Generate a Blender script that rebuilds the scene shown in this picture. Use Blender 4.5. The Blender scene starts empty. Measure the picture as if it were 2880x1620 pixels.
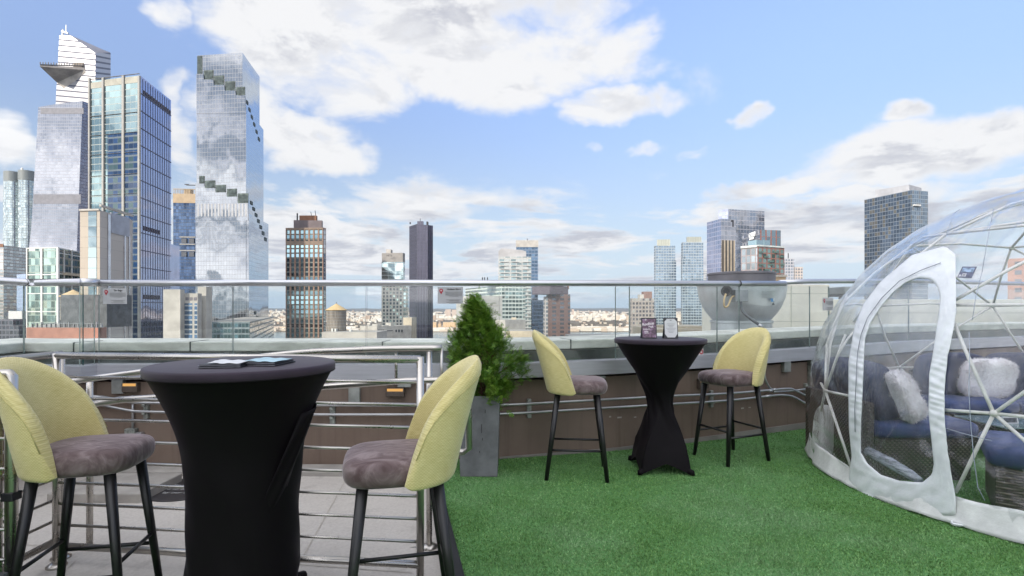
import bpy, bmesh, math, random
import numpy as np
from mathutils import Vector, Matrix
R_ = math.radians
random.seed(7)
S = bpy.context.scene
COL = S.collection
# ---------------------------------------------------------------- camera
W, H0, F, CH = 2880.0, 868.0, 1500.0, 1.36      # picture width, horizon row, focal length in px, eye height
cd = bpy.data.cameras.new('camera'); cam = bpy.data.objects.new('camera', cd); COL.objects.link(cam)
cam.location = (0, 0, CH); cam.rotation_euler = (R_(90), 0, 0)
cd.sensor_width = 36.0; cd.lens = 36.0 * F / W; cd.shift_y = (H0 - 810.0) / W
cd.clip_start = 0.05; cd.clip_end = 80000.0
S.camera = cam
S.view_settings.view_transform = 'Standard'; S.view_settings.look = 'None'
S.view_settings.exposure = 1.1; S.view_settings.gamma = 1.0
try: S.view_settings.use_curve_mapping = False
except Exception: pass
S.cycles.use_denoising = True
S.cycles.max_bounces = 12; S.cycles.transparent_max_bounces = 40
S.cycles.caustics_reflective = False; S.cycles.caustics_refractive = False
S.cycles.sample_clamp_indirect = 6.0
# ---------------------------------------------------------------- sun and sky
SUN_AZ, SUN_EL = 216.0, 27.0                     # azimuth clockwise from +Y (the view direction)
sdir = Vector((math.sin(R_(SUN_AZ)) * math.cos(R_(SUN_EL)), math.cos(R_(SUN_AZ)) * math.cos(R_(SUN_EL)), math.sin(R_(SUN_EL))))
sl = bpy.data.lights.new('sun', 'SUN'); sl.energy = 2.3; sl.angle = R_(0.5); sl.color = (1.0, 0.9, 0.76)
so = bpy.data.objects.new('sun', sl); COL.objects.link(so)
so.rotation_euler = (-sdir).to_track_quat('-Z', 'Y').to_euler(); so.location = (0, -20, 60)

class NT:
    """small helper that writes shader nodes as expressions"""
    def __init__(s, tree): s.t = tree
    def n(s, typ, **kw):
        nd = s.t.nodes.new(typ)
        for k, v in kw.items(): setattr(nd, k, v)
        return nd
    def put(s, sock, v):
        if v is None: return
        if hasattr(v, 'links') and hasattr(v, 'is_output'): s.t.links.new(v, sock)
        elif isinstance(v, (tuple, list)) and len(v) == 3 and len(getattr(sock, 'default_value', (0,) * 3)) == 4: sock.default_value = (*v, 1.0)
        else: sock.default_value = v
    def m(s, op, a, b=None, c=None, clamp=False):
        nd = s.n('ShaderNodeMath', operation=op); nd.use_clamp = clamp
        for i, v in enumerate((a, b, c)): s.put(nd.inputs[i], v)
        return nd.outputs[0]
    def v(s, op, a, b=None, scale=None):
        nd = s.n('ShaderNodeVectorMath', operation=op); s.put(nd.inputs[0], a); s.put(nd.inputs[1], b)
        if scale is not None: s.put(nd.inputs['Scale'], scale)
        return nd.outputs['Value'] if op in ('DOT_PRODUCT', 'LENGTH', 'DISTANCE') else nd.outputs[0]
    def mix(s, f, a, b, mode='MIX'):
        nd = s.n('ShaderNodeMix', data_type='RGBA', blend_type=mode); nd.clamp_factor = True
        s.put(nd.inputs[0], f); s.put(nd.inputs[6], a); s.put(nd.inputs[7], b)
        return nd.outputs[2]
    def sep(s, v): 
        nd = s.n('ShaderNodeSeparateXYZ'); s.put(nd.inputs[0], v); return nd.outputs
    def com(s, x, y, z):
        nd = s.n('ShaderNodeCombineXYZ'); [s.put(nd.inputs[i], q) for i, q in enumerate((x, y, z))]; return nd.outputs[0]
    def noise(s, vec, scale, detail=4.0, rough=0.55, dist=0.0, dim='3D'):
        nd = s.n('ShaderNodeTexNoise', noise_dimensions=dim); s.put(nd.inputs['Vector'], vec)
        nd.inputs['Scale'].default_value = scale; nd.inputs['Detail'].default_value = detail
        nd.inputs['Roughness'].default_value = rough; nd.inputs['Distortion'].default_value = dist
        return nd.outputs
    def smooth(s, x, a, b, lo=0.0, hi=1.0):
        nd = s.n('ShaderNodeMapRange', interpolation_type='SMOOTHSTEP'); s.put(nd.inputs[0], x)
        for i, q in enumerate((a, b, lo, hi)): s.put(nd.inputs[i + 1], q)
        return nd.outputs[0]
    def ramp(s, x, stops):
        nd = s.n('ShaderNodeValToRGB'); s.put(nd.inputs[0], x); e = nd.color_ramp.elements
        while len(e) < len(stops): e.new(0.5)
        for q, (p, c) in zip(e, stops): q.position = p; q.color = (*c, 1.0)
        return nd.outputs[0]
    def bump(s, h, strength=0.3, dist=0.01, normal=None):
        nd = s.n('ShaderNodeBump'); s.put(nd.inputs['Height'], h)
        nd.inputs['Strength'].default_value = strength; nd.inputs['Distance'].default_value = dist
        if normal is not None: s.put(nd.inputs['Normal'], normal)
        return nd.outputs[0]

world = bpy.data.worlds.new('World'); S.world = world; world.use_nodes = True
t = world.node_tree; t.nodes.clear(); N = NT(t)
sky = N.n('ShaderNodeTexSky', sky_type='NISHITA'); sky.sun_disc = False
sky.sun_elevation = R_(SUN_EL); sky.sun_rotation = R_(SUN_AZ); sky.altitude = 100.0
sky.air_density = 1.0; sky.dust_density = 1.2; sky.ozone_density = 2.2
SKY_STRENGTH = 0.15
def sky_clouds(N, sky):
    g = N.n('ShaderNodeTexCoord').outputs['Generated']
    g = N.v('NORMALIZE', g)
    x, y, z = N.sep(g)
    az = N.m('ARCTAN2', x, y); el = N.m('ARCSINE', z)
    wob = N.noise(g, 7.0, 4.0, 0.6)[1]
    wx, wy, wz = N.sep(wob)
    uv = N.com(N.m('MULTIPLY_ADD', N.m('SUBTRACT', wx, 0.5), 0.16, az), N.m('MULTIPLY_ADD', N.m('SUBTRACT', wy, 0.5), 0.09, el), 0.0)
    # cumulus banks of the day: (picture column, row) of the middle, half sizes, weight - turned into sky angles
    def dirn(px, py):
        a = math.atan((px - W / 2) / F); e = math.atan((H0 - py) / F * math.cos(a)); return a, e
    banks = [(830, 60, 330, 210, 1.0), (1150, 20, 480, 170, 1.0), (1450, 170, 400, 130, 1.0), (1680, 150, 200, 110, .9), (1250, 190, 330, 100, .9), (960, 210, 250, 130, .9), (1560, 20, 300, 90, .8),
             (1700, 300, 190, 62, 1.0), (860, 380, 190, 70, .9), (900, 440, 170, 60, .95), (700, 300, 170, 120, .8), (20, 390, 130, 100, 1.0), (510, 265, 70, 60, .9), (520, 390, 90, 80, .9), (470, 20, 70, 60, .6),
             (2620, 430, 460, 110, 1.0), (2800, 390, 260, 100, 1.0), (2550, 310, 110, 40, .95), (2115, 345, 75, 36, .85), (1830, 430, 70, 26, .66), (1690, 430, 60, 22, .55), (1960, 442, 50, 20, .55),
             (1120, 590, 300, 30, .7), (800, 640, 130, 40, .7), (2160, 525, 230, 40, .95), (2480, 640, 330, 70, .85), (2480, 560, 300, 40, .8)]
    tot = None
    for px, py, rx, ry, w in banks:
        a, e = dirn(px, py); ca = math.cos(a)
        ra = max(rx / F * ca * ca, .02); re = max(ry / F * ca, .012)
        d = N.v('MULTIPLY', N.v('SUBTRACT', uv, (a, e, 0.0)), (1 / ra, 1 / re, 0.0))
        q = N.m('MULTIPLY', N.m('SUBTRACT', 1.12, N.m('MULTIPLY', N.v('DOT_PRODUCT', d, d), 0.85), clamp=True), w)
        tot = q if tot is None else N.m('MAXIMUM', tot, q)
    # away from the view the sky carries broken cloud of the same kind
    back = N.smooth(y, 0.1, 0.5, 1.0, 0.0); side = N.smooth(N.m('ABSOLUTE', az), 0.84, 0.98)
    gen = N.m('MULTIPLY', N.m('MAXIMUM', back, side), N.smooth(N.noise(N.v('MULTIPLY', g, (1, 1, 6.0)), 1.5, 5.0, .5, .5)[0], 0.44, 0.60, 0.0, 1.0))
    above = N.m('MULTIPLY', N.smooth(el, 0.55, 0.75), 0.66)
    # flat decks of stratocumulus that foreshorten into streaks toward the horizon
    zz = N.m('ADD', N.m('MAXIMUM', z, 0.0), 0.085)
    pl = N.com(N.m('DIVIDE', x, zz), N.m('DIVIDE', y, zz), 0.0)
    deck = N.noise(pl, 0.6, 6.0, 0.6, 0.3)[0]
    deckw = N.m('MULTIPLY', N.smooth(el, 0.28, 0.17), N.smooth(el, -0.01, 0.03))
    tot = N.m('MAXIMUM', tot, N.m('MULTIPLY', N.smooth(deck, 0.37, 0.57), N.m('MULTIPLY', deckw, 0.95)))
    tot = N.m('MAXIMUM', tot, N.m('MAXIMUM', gen, above))
    gs = N.v('MULTIPLY', g, (1.0, 1.0, 2.1))
    up = N.v('ADD', gs, (0.0, 0.0, 0.07))
    n1 = N.noise(gs, 6.0, 10.0, 0.6, 0.35)[0]
    n2 = N.noise(up, 6.0, 6.0, 0.6, 0.35)[0]
    dens = N.m('ADD', N.m('MULTIPLY', tot, 0.75), N.m('MULTIPLY', N.m('SUBTRACT', n1, 0.5), N.m('MULTIPLY_ADD', back, -1.2, 1.5)))
    edge = N.smooth(dens, 0.18, 0.66)
    core = N.smooth(dens, 0.42, 0.95)
    under = N.smooth(N.m('SUBTRACT', n2, n1), -0.03, 0.11)
    grey = N.m('MULTIPLY', N.m('MULTIPLY', under, core), N.m('MULTIPLY_ADD', N.smooth(el, 0.0, 0.3), 0.05, 0.8))
    lay = N.m('MULTIPLY', N.m('MULTIPLY', N.smooth(N.noise(N.v('ADD', pl, (0.0, 0.12, 0.0)), 1.25, 6.0, 0.62, 0.3)[0], 0.44, 0.62), N.smooth(el, 0.26, 0.16)), 0.8)
    grey = N.m('MAXIMUM', grey, N.m('MULTIPLY', lay, edge))
    gb = N.m('MULTIPLY', N.smooth(N.noise(N.v('ADD', N.v('MULTIPLY', g, (1.2, 1.2, 9.0)), (2.0, 5.0, 1.0)), 1.3, 4.0, .5, .4)[0], 0.42, 0.60), 0.9)
    grey = N.m('ADD', N.m('MULTIPLY', grey, N.m('SUBTRACT', 1.0, back)), N.m('MULTIPLY', gb, back))
    lit = N.mix(grey, (2.95, 2.94, 2.95), (1.55, 1.60, 1.82))
    sun_side_lift = N.smooth(N.v('DOT_PRODUCT', g, tuple(sdir)), -0.15, 0.8, 1.0, 3.2)   # cloud on the sun's side boosted to throw more light on the terrace
    lit = N.v('SCALE', lit, None, scale=sun_side_lift)
    veil = N.m('MULTIPLY', N.smooth(el, 0.36, 0.0), 0.8)
    sky = N.v('SCALE', sky, None, scale=N.smooth(el, 0.02, 0.62, 0.36, 1.0))
    sky = N.v('MULTIPLY', sky, (1.12, 0.985, 1.0))
    sky = N.v('MINIMUM', sky, (2.3, 2.75, 3.5))
    s0 = N.mix(veil, sky, (2.2, 2.65, 3.05))
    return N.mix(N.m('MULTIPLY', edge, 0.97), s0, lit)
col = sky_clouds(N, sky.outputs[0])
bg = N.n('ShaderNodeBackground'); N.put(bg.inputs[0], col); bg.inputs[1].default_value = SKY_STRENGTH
out = N.n('ShaderNodeOutputWorld'); t.links.new(bg.outputs[0], out.inputs[0])

# ---------------------------------------------------------------- helpers: pixels, meshes, naming
def P(px, py, d): return Vector(((px - W / 2) / F * d, d, CH + (H0 - py) / F * d))
def G(px, py, z=0.0):
    d = (CH - z) * F / (py - H0); return Vector(((px - W / 2) / F * d, d, z))

class MB:
    def __init__(s): s.v = []; s.f = []; s.uv = []; s.mi = []; s.cur = 0; s.marks = []
    def face(s, pts, uv=None, mi=None):
        k = len(s.v); s.v += [tuple(p) for p in pts]; s.f.append(tuple(range(k, k + len(pts))))
        s.uv.append(uv or [(0, 0)] * len(pts)); s.mi.append(s.cur if mi is None else mi)
    def raw(s, vs, fs):
        k = len(s.v); s.v += [tuple(p) for p in vs]
        for f in fs:
            s.f.append(tuple(i + k for i in f)); s.uv.append([(0, 0)] * len(f)); s.mi.append(s.cur)
    def frame(s, o, ax, ay, az, lo, hi):
        """box spanning lo..hi in a frame with origin o and axes ax, ay, az"""
        s.marks.append((len(s.v), len(s.f)))
        o = Vector(o); c = []
        for z in (lo[2], hi[2]):
            for x, y in ((lo[0], lo[1]), (hi[0], lo[1]), (hi[0], hi[1]), (lo[0], hi[1])): c.append(o + ax * x + ay * y + az * z)
        w = [hi[i] - lo[i] for i in range(3)]
        k = len(s.v); s.v += [tuple(p) for p in c]
        for f, (a, b) in (((3, 2, 1, 0), (0, 1)), ((4, 5, 6, 7), (0, 1)), ((0, 1, 5, 4), (0, 2)), ((1, 2, 6, 5), (1, 2)), ((2, 3, 7, 6), (0, 2)), ((3, 0, 4, 7), (1, 2))):
            s.f.append(tuple(i + k for i in f)); s.uv.append([(0, 0), (w[a], 0), (w[a], w[b]), (0, w[b])]); s.mi.append(s.cur)
    def box(s, x0, y0, z0, x1, y1, z1): s.frame((0, 0, 0), Vector((1, 0, 0)), Vector((0, 1, 0)), Vector((0, 0, 1)), (x0, y0, z0), (x1, y1, z1))
    def bar(s, a, b, w, h, up=(0, 0, 1)):
        a, b = Vector(a), Vector(b); d = b - a; L = d.length; d.normalize(); u = Vector(up); r = d.cross(u)
        if r.length < 1e-5: r = d.cross(Vector((1, 0, 0)))
        r.normalize(); u = r.cross(d)
        s.frame(a, d, r, u, (0, -w / 2, -h / 2), (L, w / 2, h / 2))
    def tube(s, pts, r, n=10, cap=True, closed=False):
        s.marks.append((len(s.v), len(s.f))); pts = [Vector(p) for p in pts]; m = len(pts); rr = r if isinstance(r, (list, tuple)) else [r] * m
        k = len(s.v); ref = None
        for i, p in enumerate(pts):
            if closed: d = pts[(i + 1) % m] - pts[i - 1]
            else: d = pts[min(i + 1, m - 1)] - pts[max(i - 1, 0)]
            d.normalize()
            if ref is None: ref = Vector((0, 0, 1)) if abs(d.z) < .9 else Vector((1, 0, 0))
            a = d.cross(ref); a.normalize(); b = a.cross(d); ref = b.cross(a) * 0 + (b if abs(b.dot(d)) < .99 else ref)
            for j in range(n):
                q = 2 * math.pi * j / n; s.v.append(tuple(p + (a * math.cos(q) + b * math.sin(q)) * rr[i]))
        for i in range(m if closed else m - 1):
            i2 = (i + 1) % m
            for j in range(n):
                j2 = (j + 1) % n
                s.f.append((k + i * n + j, k + i * n + j2, k + i2 * n + j2, k + i2 * n + j)); s.uv.append([(0, 0)] * 4); s.mi.append(s.cur)
        if cap and not closed:
            s.f.append(tuple(k + j for j in reversed(range(n)))); s.uv.append([(0, 0)] * n); s.mi.append(s.cur)
            s.f.append(tuple(k + (m - 1) * n + j for j in range(n))); s.uv.append([(0, 0)] * n); s.mi.append(s.cur)
    def lathe(s, prof, n=32, c=(0, 0, 0), cap=True):
        s.marks.append((len(s.v), len(s.f))); k = len(s.v); m = len(prof)
        for r, z in prof:
            for j in range(n):
                q = 2 * math.pi * j / n; s.v.append((c[0] + r * math.cos(q), c[1] + r * math.sin(q), c[2] + z))
        for i in range(m - 1):
            for j in range(n):
                j2 = (j + 1) % n; s.f.append((k + i * n + j, k + i * n + j2, k + (i + 1) * n + j2, k + (i + 1) * n + j)); s.uv.append([(0, 0)] * 4); s.mi.append(s.cur)
        if cap:
            s.f.append(tuple(k + j for j in reversed(range(n)))); s.uv.append([(0, 0)] * n); s.mi.append(s.cur)
            s.f.append(tuple(k + (m - 1) * n + j for j in range(n))); s.uv.append([(0, 0)] * n); s.mi.append(s.cur)
    def grid(s, fn, nu, nv, cu=False, cv=False):
        """surface fn(i, j) over nu x nv points, wrapped in u / v on request"""
        k = len(s.v)
        for j in range(nv):
            for i in range(nu): s.v.append(tuple(fn(i, j)))
        for j in range(nv if cv else nv - 1):
            for i in range(nu if cu else nu - 1):
                a, b = (i + 1) % nu, (j + 1) % nv
                s.f.append((k + j * nu + i, k + j * nu + a, k + b * nu + a, k + b * nu + i))
                s.uv.append([(i / nu, j / nv), ((i + 1) / nu, j / nv), ((i + 1) / nu, (j + 1) / nv), (i / nu, (j + 1) / nv)]); s.mi.append(s.cur)
    def split(s, name, mats, parent=None, **kw):
        """every box, tube or turned piece becomes a part of its own"""
        out = []; ends = s.marks[1:] + [(len(s.v), len(s.f))]
        for (v0, f0), (v1, f1) in zip(s.marks, ends):
            q = MB(); q.v = s.v[v0:v1]; q.f = [tuple(i - v0 for i in f) for f in s.f[f0:f1]]; q.uv = s.uv[f0:f1]; q.mi = s.mi[f0:f1]; out.append(q.build(name, mats, parent, **kw))
        return out
    def build(s, name, mats, parent=None, smooth=False, bevel=0.0, subsurf=0, segs=2, local=None):
        me = bpy.data.meshes.new(name)
        vs = s.v
        org = Vector((0, 0, 0)); q = parent
        while q is not None: org += q.location; q = q.parent
        if local is not None: org = Vector(local)
        if org.length > 0: vs = [(p[0] - org.x, p[1] - org.y, p[2] - org.z) for p in vs]
        me.from_pydata(vs, [], s.f)
        ul = me.uv_layers.new(name='UVMap'); flat = [c for f in s.uv for q in f for c in q]; ul.data.foreach_set('uv', flat)
        mats = mats if isinstance(mats, (list, tuple)) else [mats]
        for q in mats: me.materials.append(q)
        if len(mats) > 1: me.polygons.foreach_set('material_index', s.mi)
        if smooth: me.polygons.foreach_set('use_smooth', [True] * len(me.polygons))
        me.update()
        o = bpy.data.objects.new(name, me); COL.objects.link(o)
        if parent is not None: o.parent = parent
        if local is not None: o.location = local
        if bevel:
            b = o.modifiers.new('bevel', 'BEVEL'); b.width = bevel; b.segments = segs; b.limit_method = 'ANGLE'; b.angle_limit = R_(40)
        if subsurf:
            q = o.modifiers.new('subsurf', 'SUBSURF'); q.levels = q.render_levels = subsurf
        return o

def tag(o, label, cat, group=None):
    o['label'] = label; o['category'] = cat
    if group: o['group'] = group
    return o
def thing(name, label, cat, group=None, loc=(0, 0, 0), rz=0.0):
    o = bpy.data.objects.new(name, None); COL.objects.link(o); o.location = loc; o.rotation_euler = (0, 0, rz); o.empty_display_size = .2
    return tag(o, label, cat, group)
def struct(o): o['kind'] = 'structure'; return o
def kids(o): return [q for q in bpy.data.objects if q.parent == o]
def copy_tree(o, parent=None):
    c = o.copy(); COL.objects.link(c)
    if parent is not None: c.parent = parent
    for q in kids(o): copy_tree(q, c)
    return c
def text(name, body, size, mat, parent, origin, ax, ay, depth=0.0, align='CENTER', bold=0.0):
    cu = bpy.data.curves.new(name, 'FONT'); cu.body = body; cu.size = size; cu.extrude = depth; cu.align_x = align; cu.align_y = 'CENTER'; cu.offset = bold
    cu.materials.append(mat)
    tmp = bpy.data.objects.new(name, cu); me = bpy.data.meshes.new_from_object(tmp); bpy.data.objects.remove(tmp)
    o = bpy.data.objects.new(name, me); COL.objects.link(o)
    ax, ay = Vector(ax).normalized(), Vector(ay).normalized(); az = ax.cross(ay)
    M = Matrix((ax, ay, az)).transposed().to_4x4(); M.translation = Vector(origin)
    q = parent; org = Vector((0, 0, 0))
    while q is not None: org += q.location; q = q.parent
    M.translation = Vector(origin) - org
    o.parent = parent; o.matrix_basis = M
    return o

# ---------------------------------------------------------------- materials
MATS = {}
def new_mat(name):
    m = bpy.data.materials.new(name); m.use_nodes = True; t = m.node_tree; t.nodes.clear(); N = NT(t)
    o = N.n('ShaderNodeOutputMaterial'); return m, N, o
def mat(name, col, rough=0.6, metal=0.0, var=0.12, scale=8.0, bump=0.0, bscale=60.0, spec=0.5, sheen=0.0, stretch=(1, 1, 1), tint=None, bdist=0.004, coat=0.0):
    if name in MATS: return MATS[name]
    m, N, o = new_mat(name); b = N.n('ShaderNodeBsdfPrincipled')
    co = N.v('MULTIPLY', N.n('ShaderNodeTexCoord').outputs['Object'], stretch)
    n = N.noise(co, scale, 6.0, 0.6)[0]
    c2 = tint or tuple(c * (1 - var * 1.6) for c in col); c1 = tuple(min(1, c * (1 + var)) for c in col)
    N.put(b.inputs['Base Color'], N.mix(N.smooth(n, 0.3, 0.7), c2, c1))
    N.put(b.inputs['Roughness'], N.m('MULTIPLY_ADD', N.m('SUBTRACT', n, 0.5), 0.25, rough, clamp=True)); b.inputs['Metallic'].default_value = metal
    b.inputs['Specular IOR Level'].default_value = spec
    if sheen: b.inputs['Sheen Weight'].default_value = sheen; b.inputs['Sheen Roughness'].default_value = .45
    if coat: b.inputs['Coat Weight'].default_value = coat
    if bump: N.put(b.inputs['Normal'], N.bump(N.noise(co, bscale, 5.0, 0.6)[0], bump, bdist))
    N.t.links.new(b.outputs[0], o.inputs[0]); MATS[name] = m; return m

def facade(name, pw, ph, fw, fh, glass, frame, metal=0.85, rough=0.06, var=0.25, tilt=0.012, frough=0.5, fmetal=0.0, wave=0.0, band=None, alt=None, altp=0.0, off=(0.0, 0.0), gspec=0.5):
    """curtain wall or window wall on a UV laid out in metres: panel pw x ph, frame share fw x fh, per-panel tone and tilt"""
    if name in MATS: return MATS[name]
    if metal >= .7: glass = tuple(c * .72 for c in glass)
    m, N, o = new_mat(name); b = N.n('ShaderNodeBsdfPrincipled')
    uv = N.n('ShaderNodeTexCoord').outputs['UV']
    u, v, _ = N.sep(N.v('ADD', uv, (off[0], off[1], 0)))
    cu = N.m('DIVIDE', u, pw); cv = N.m('DIVIDE', v, ph)
    fu = N.m('FRACT', cu); fv = N.m('FRACT', cv)
    mask = N.m('MAXIMUM', N.m('LESS_THAN', fu, fw), N.m('LESS_THAN', fv, fh))
    cell = N.com(N.m('FLOOR', cu), N.m('FLOOR', cv), 0.0)
    wn = N.n('ShaderNodeTexWhiteNoise', noise_dimensions='3D'); N.put(wn.inputs[0], cell)
    r, rc = wn.outputs[0], wn.outputs[1]
    g = N.mix(N.m('MULTIPLY', r, 1.0), tuple(c * (1 - var) for c in glass), tuple(min(1, c * (1 + var)) for c in glass))
    if alt is not None:
        rx, ry, rz = N.sep(rc); g = N.mix(N.m('LESS_THAN', rx, altp), g, alt)
    big = N.noise(uv, 0.02, 3.0)[0]
    fr = N.mix(N.smooth(N.noise(uv, 0.35, 5.0)[0], .3, .7), tuple(c * .86 for c in frame), tuple(min(1, c * 1.1) for c in frame))
    N.put(b.inputs['Base Color'], N.mix(mask, g, fr))
    N.put(b.inputs['Metallic'], N.m('MULTIPLY_ADD', mask, fmetal - metal, metal))
    N.put(b.inputs['Roughness'], N.m('MULTIPLY_ADD', mask, frough - rough, rough)); b.inputs['Specular IOR Level'].default_value = gspec
    geo = N.n('ShaderNodeNewGeometry').outputs['Normal']
    q = N.v('MULTIPLY', N.v('SUBTRACT', rc, (0.5, 0.5, 0.5)), (tilt, tilt, tilt * 1.6))
    if wave:
        wv = N.noise(uv, 0.045, 2.0)[1]; q = N.v('ADD', q, N.v('MULTIPLY', N.v('SUBTRACT', wv, (.5, .5, .5)), (wave, wave, wave * 1.5)))
    N.put(b.inputs['Normal'], N.v('NORMALIZE', N.v('ADD', geo, q)))
    N.t.links.new(b.outputs[0], o.inputs[0]); MATS[name] = m; return m
# ================================================================ the city beyond the terrace
CITY = -96.0
gm, N_, o_ = new_mat('city_ground'); b_ = N_.n('ShaderNodeBsdfPrincipled')
co = N_.n('ShaderNodeTexCoord').outputs['Object']
N_.put(b_.inputs['Base Color'], N_.ramp(N_.noise(co, 0.012, 8.0, .65)[0], [(.3, (.06, .06, .055)), (.55, (.16, .15, .13)), (.75, (.24, .22, .19))])); b_.inputs['Roughness'].default_value = .9
N_.t.links.new(b_.outputs[0], o_.inputs[0])
mb = MB(); mb.face([(-30000, -3000, CITY), (30000, -3000, CITY), (30000, 40000, CITY), (-30000, 40000, CITY)]); struct(mb.build('ground', gm))
wm, N_, o_ = new_mat('river_water'); b_ = N_.n('ShaderNodeBsdfPrincipled'); b_.inputs['Base Color'].default_value = (.10, .16, .17, 1); b_.inputs['Roughness'].default_value = .18; b_.inputs['Specular IOR Level'].default_value = .6
co = N_.n('ShaderNodeTexCoord').outputs['Object']; N_.put(b_.inputs['Normal'], N_.bump(N_.noise(N_.v('MULTIPLY', co, (.3, 1, 1)), .08, 5.0, .65)[0], .5, 3.0)); N_.t.links.new(b_.outputs[0], o_.inputs[0])
mb = MB(); mb.face([(-9000, 1250, CITY + .5), (9000, 1250, CITY + .5), (9000, 2230, CITY + .5), (-9000, 2230, CITY + .5)]); struct(mb.build('river', wm))

# far shore: flat strip, wooded bluff, plateau, blue ridge
def land(x, y):
    def st(a, b, q): q = max(0.0, min(1.0, (q - a) / (b - a))); return q * q * (3 - 2 * q)
    n = math.sin(x * .0021 + 1.3) * .5 + math.sin(x * .0057 + y * .0013) * .3 + math.sin(x * .013 + y * .004 + 2) * .2
    z = -95.2 + 3 * st(2200, 2300, y) + (30 + 7 * n) * st(2420, 2780, y) + (18 + 4 * n) * st(2900, 6000, y)
    z += (44 + 10 * n + 6 * math.sin(x * .0004 + 1)) * st(8200, 12000, y)
    return z
lm, N_, o_ = new_mat('far_land'); b_ = N_.n('ShaderNodeBsdfPrincipled'); co = N_.n('ShaderNodeTexCoord').outputs['Object']
N_.put(b_.inputs['Base Color'], N_.ramp(N_.noise(co, 0.02, 8.0, .7)[0], [(.30, (.055, .045, .032)), (.5, (.105, .08, .055)), (.66, (.2, .17, .13)), (.75, (.3, .27, .23))])); b_.inputs['Roughness'].default_value = .95
N_.put(b_.inputs['Normal'], N_.bump(N_.noise(co, .06, 6.0, .7)[0], .8, 8.0)); N_.t.links.new(b_.outputs[0], o_.inputs[0])
ys = [2195, 2230, 2260, 2300, 2400, 2470, 2540, 2620, 2700, 2790, 2900, 3200, 3700, 4300, 5000, 6000, 7000, 8000, 8600, 9200, 10000, 11000, 12000, 14000, 20000]
mb = MB(); mb.grid(lambda i, j: (-9000 * max(1, ys[j] / 4500) + 18000 * max(1, ys[j] / 4500) * i / 160, ys[j], land(-9000 * max(1, ys[j] / 4500) + 18000 * max(1, ys[j] / 4500) * i / 160, ys[j])), 161, len(ys))
struct(mb.build('hills', lm, smooth=True))
# the town on the far shore: thousands of small houses that read as one mass
hm, N_, o_ = new_mat('far_houses'); b_ = N_.n('ShaderNodeBsdfPrincipled'); r = N_.n('ShaderNodeNewGeometry').outputs['Random Per Island']
N_.put(b_.inputs['Base Color'], N_.ramp(r, [(0, (.74, .70, .64)), (.3, (.56, .50, .42)), (.5, (.36, .24, .17)), (.65, (.68, .65, .60)), (.85, (.50, .39, .29)), (1, (.76, .74, .7))])); b_.inputs['Roughness'].default_value = .85
N_.t.links.new(b_.outputs[0], o_.inputs[0])
rg = random.Random(11); mb = MB()
for i in range(5200):
    k = rg.random()
    if k < .12: y = rg.uniform(2235, 2400); h = rg.uniform(6, 16); w = rg.uniform(20, 70)
    elif k < .2: y = rg.uniform(2420, 2780); h = rg.uniform(4, 9); w = rg.uniform(8, 16)
    else: y = 2760 + (rg.random() ** 1.6) * 4600; h = rg.uniform(6, 14) * (1 if rg.random() < .93 else 2.2); w = rg.uniform(10, 34)
    x = rg.uniform(-.75, .75) * y; z = land(x, y) - 2; d = rg.uniform(9, 20)
    mb.box(x - w / 2, y - d / 2, z, x + w / 2, y + d / 2, z + h + 2)
tn = mb.build('far_town', hm); tn['kind'] = 'stuff'; tag(tn, 'pale sunlit houses massed along the far river shore', 'town')

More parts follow.
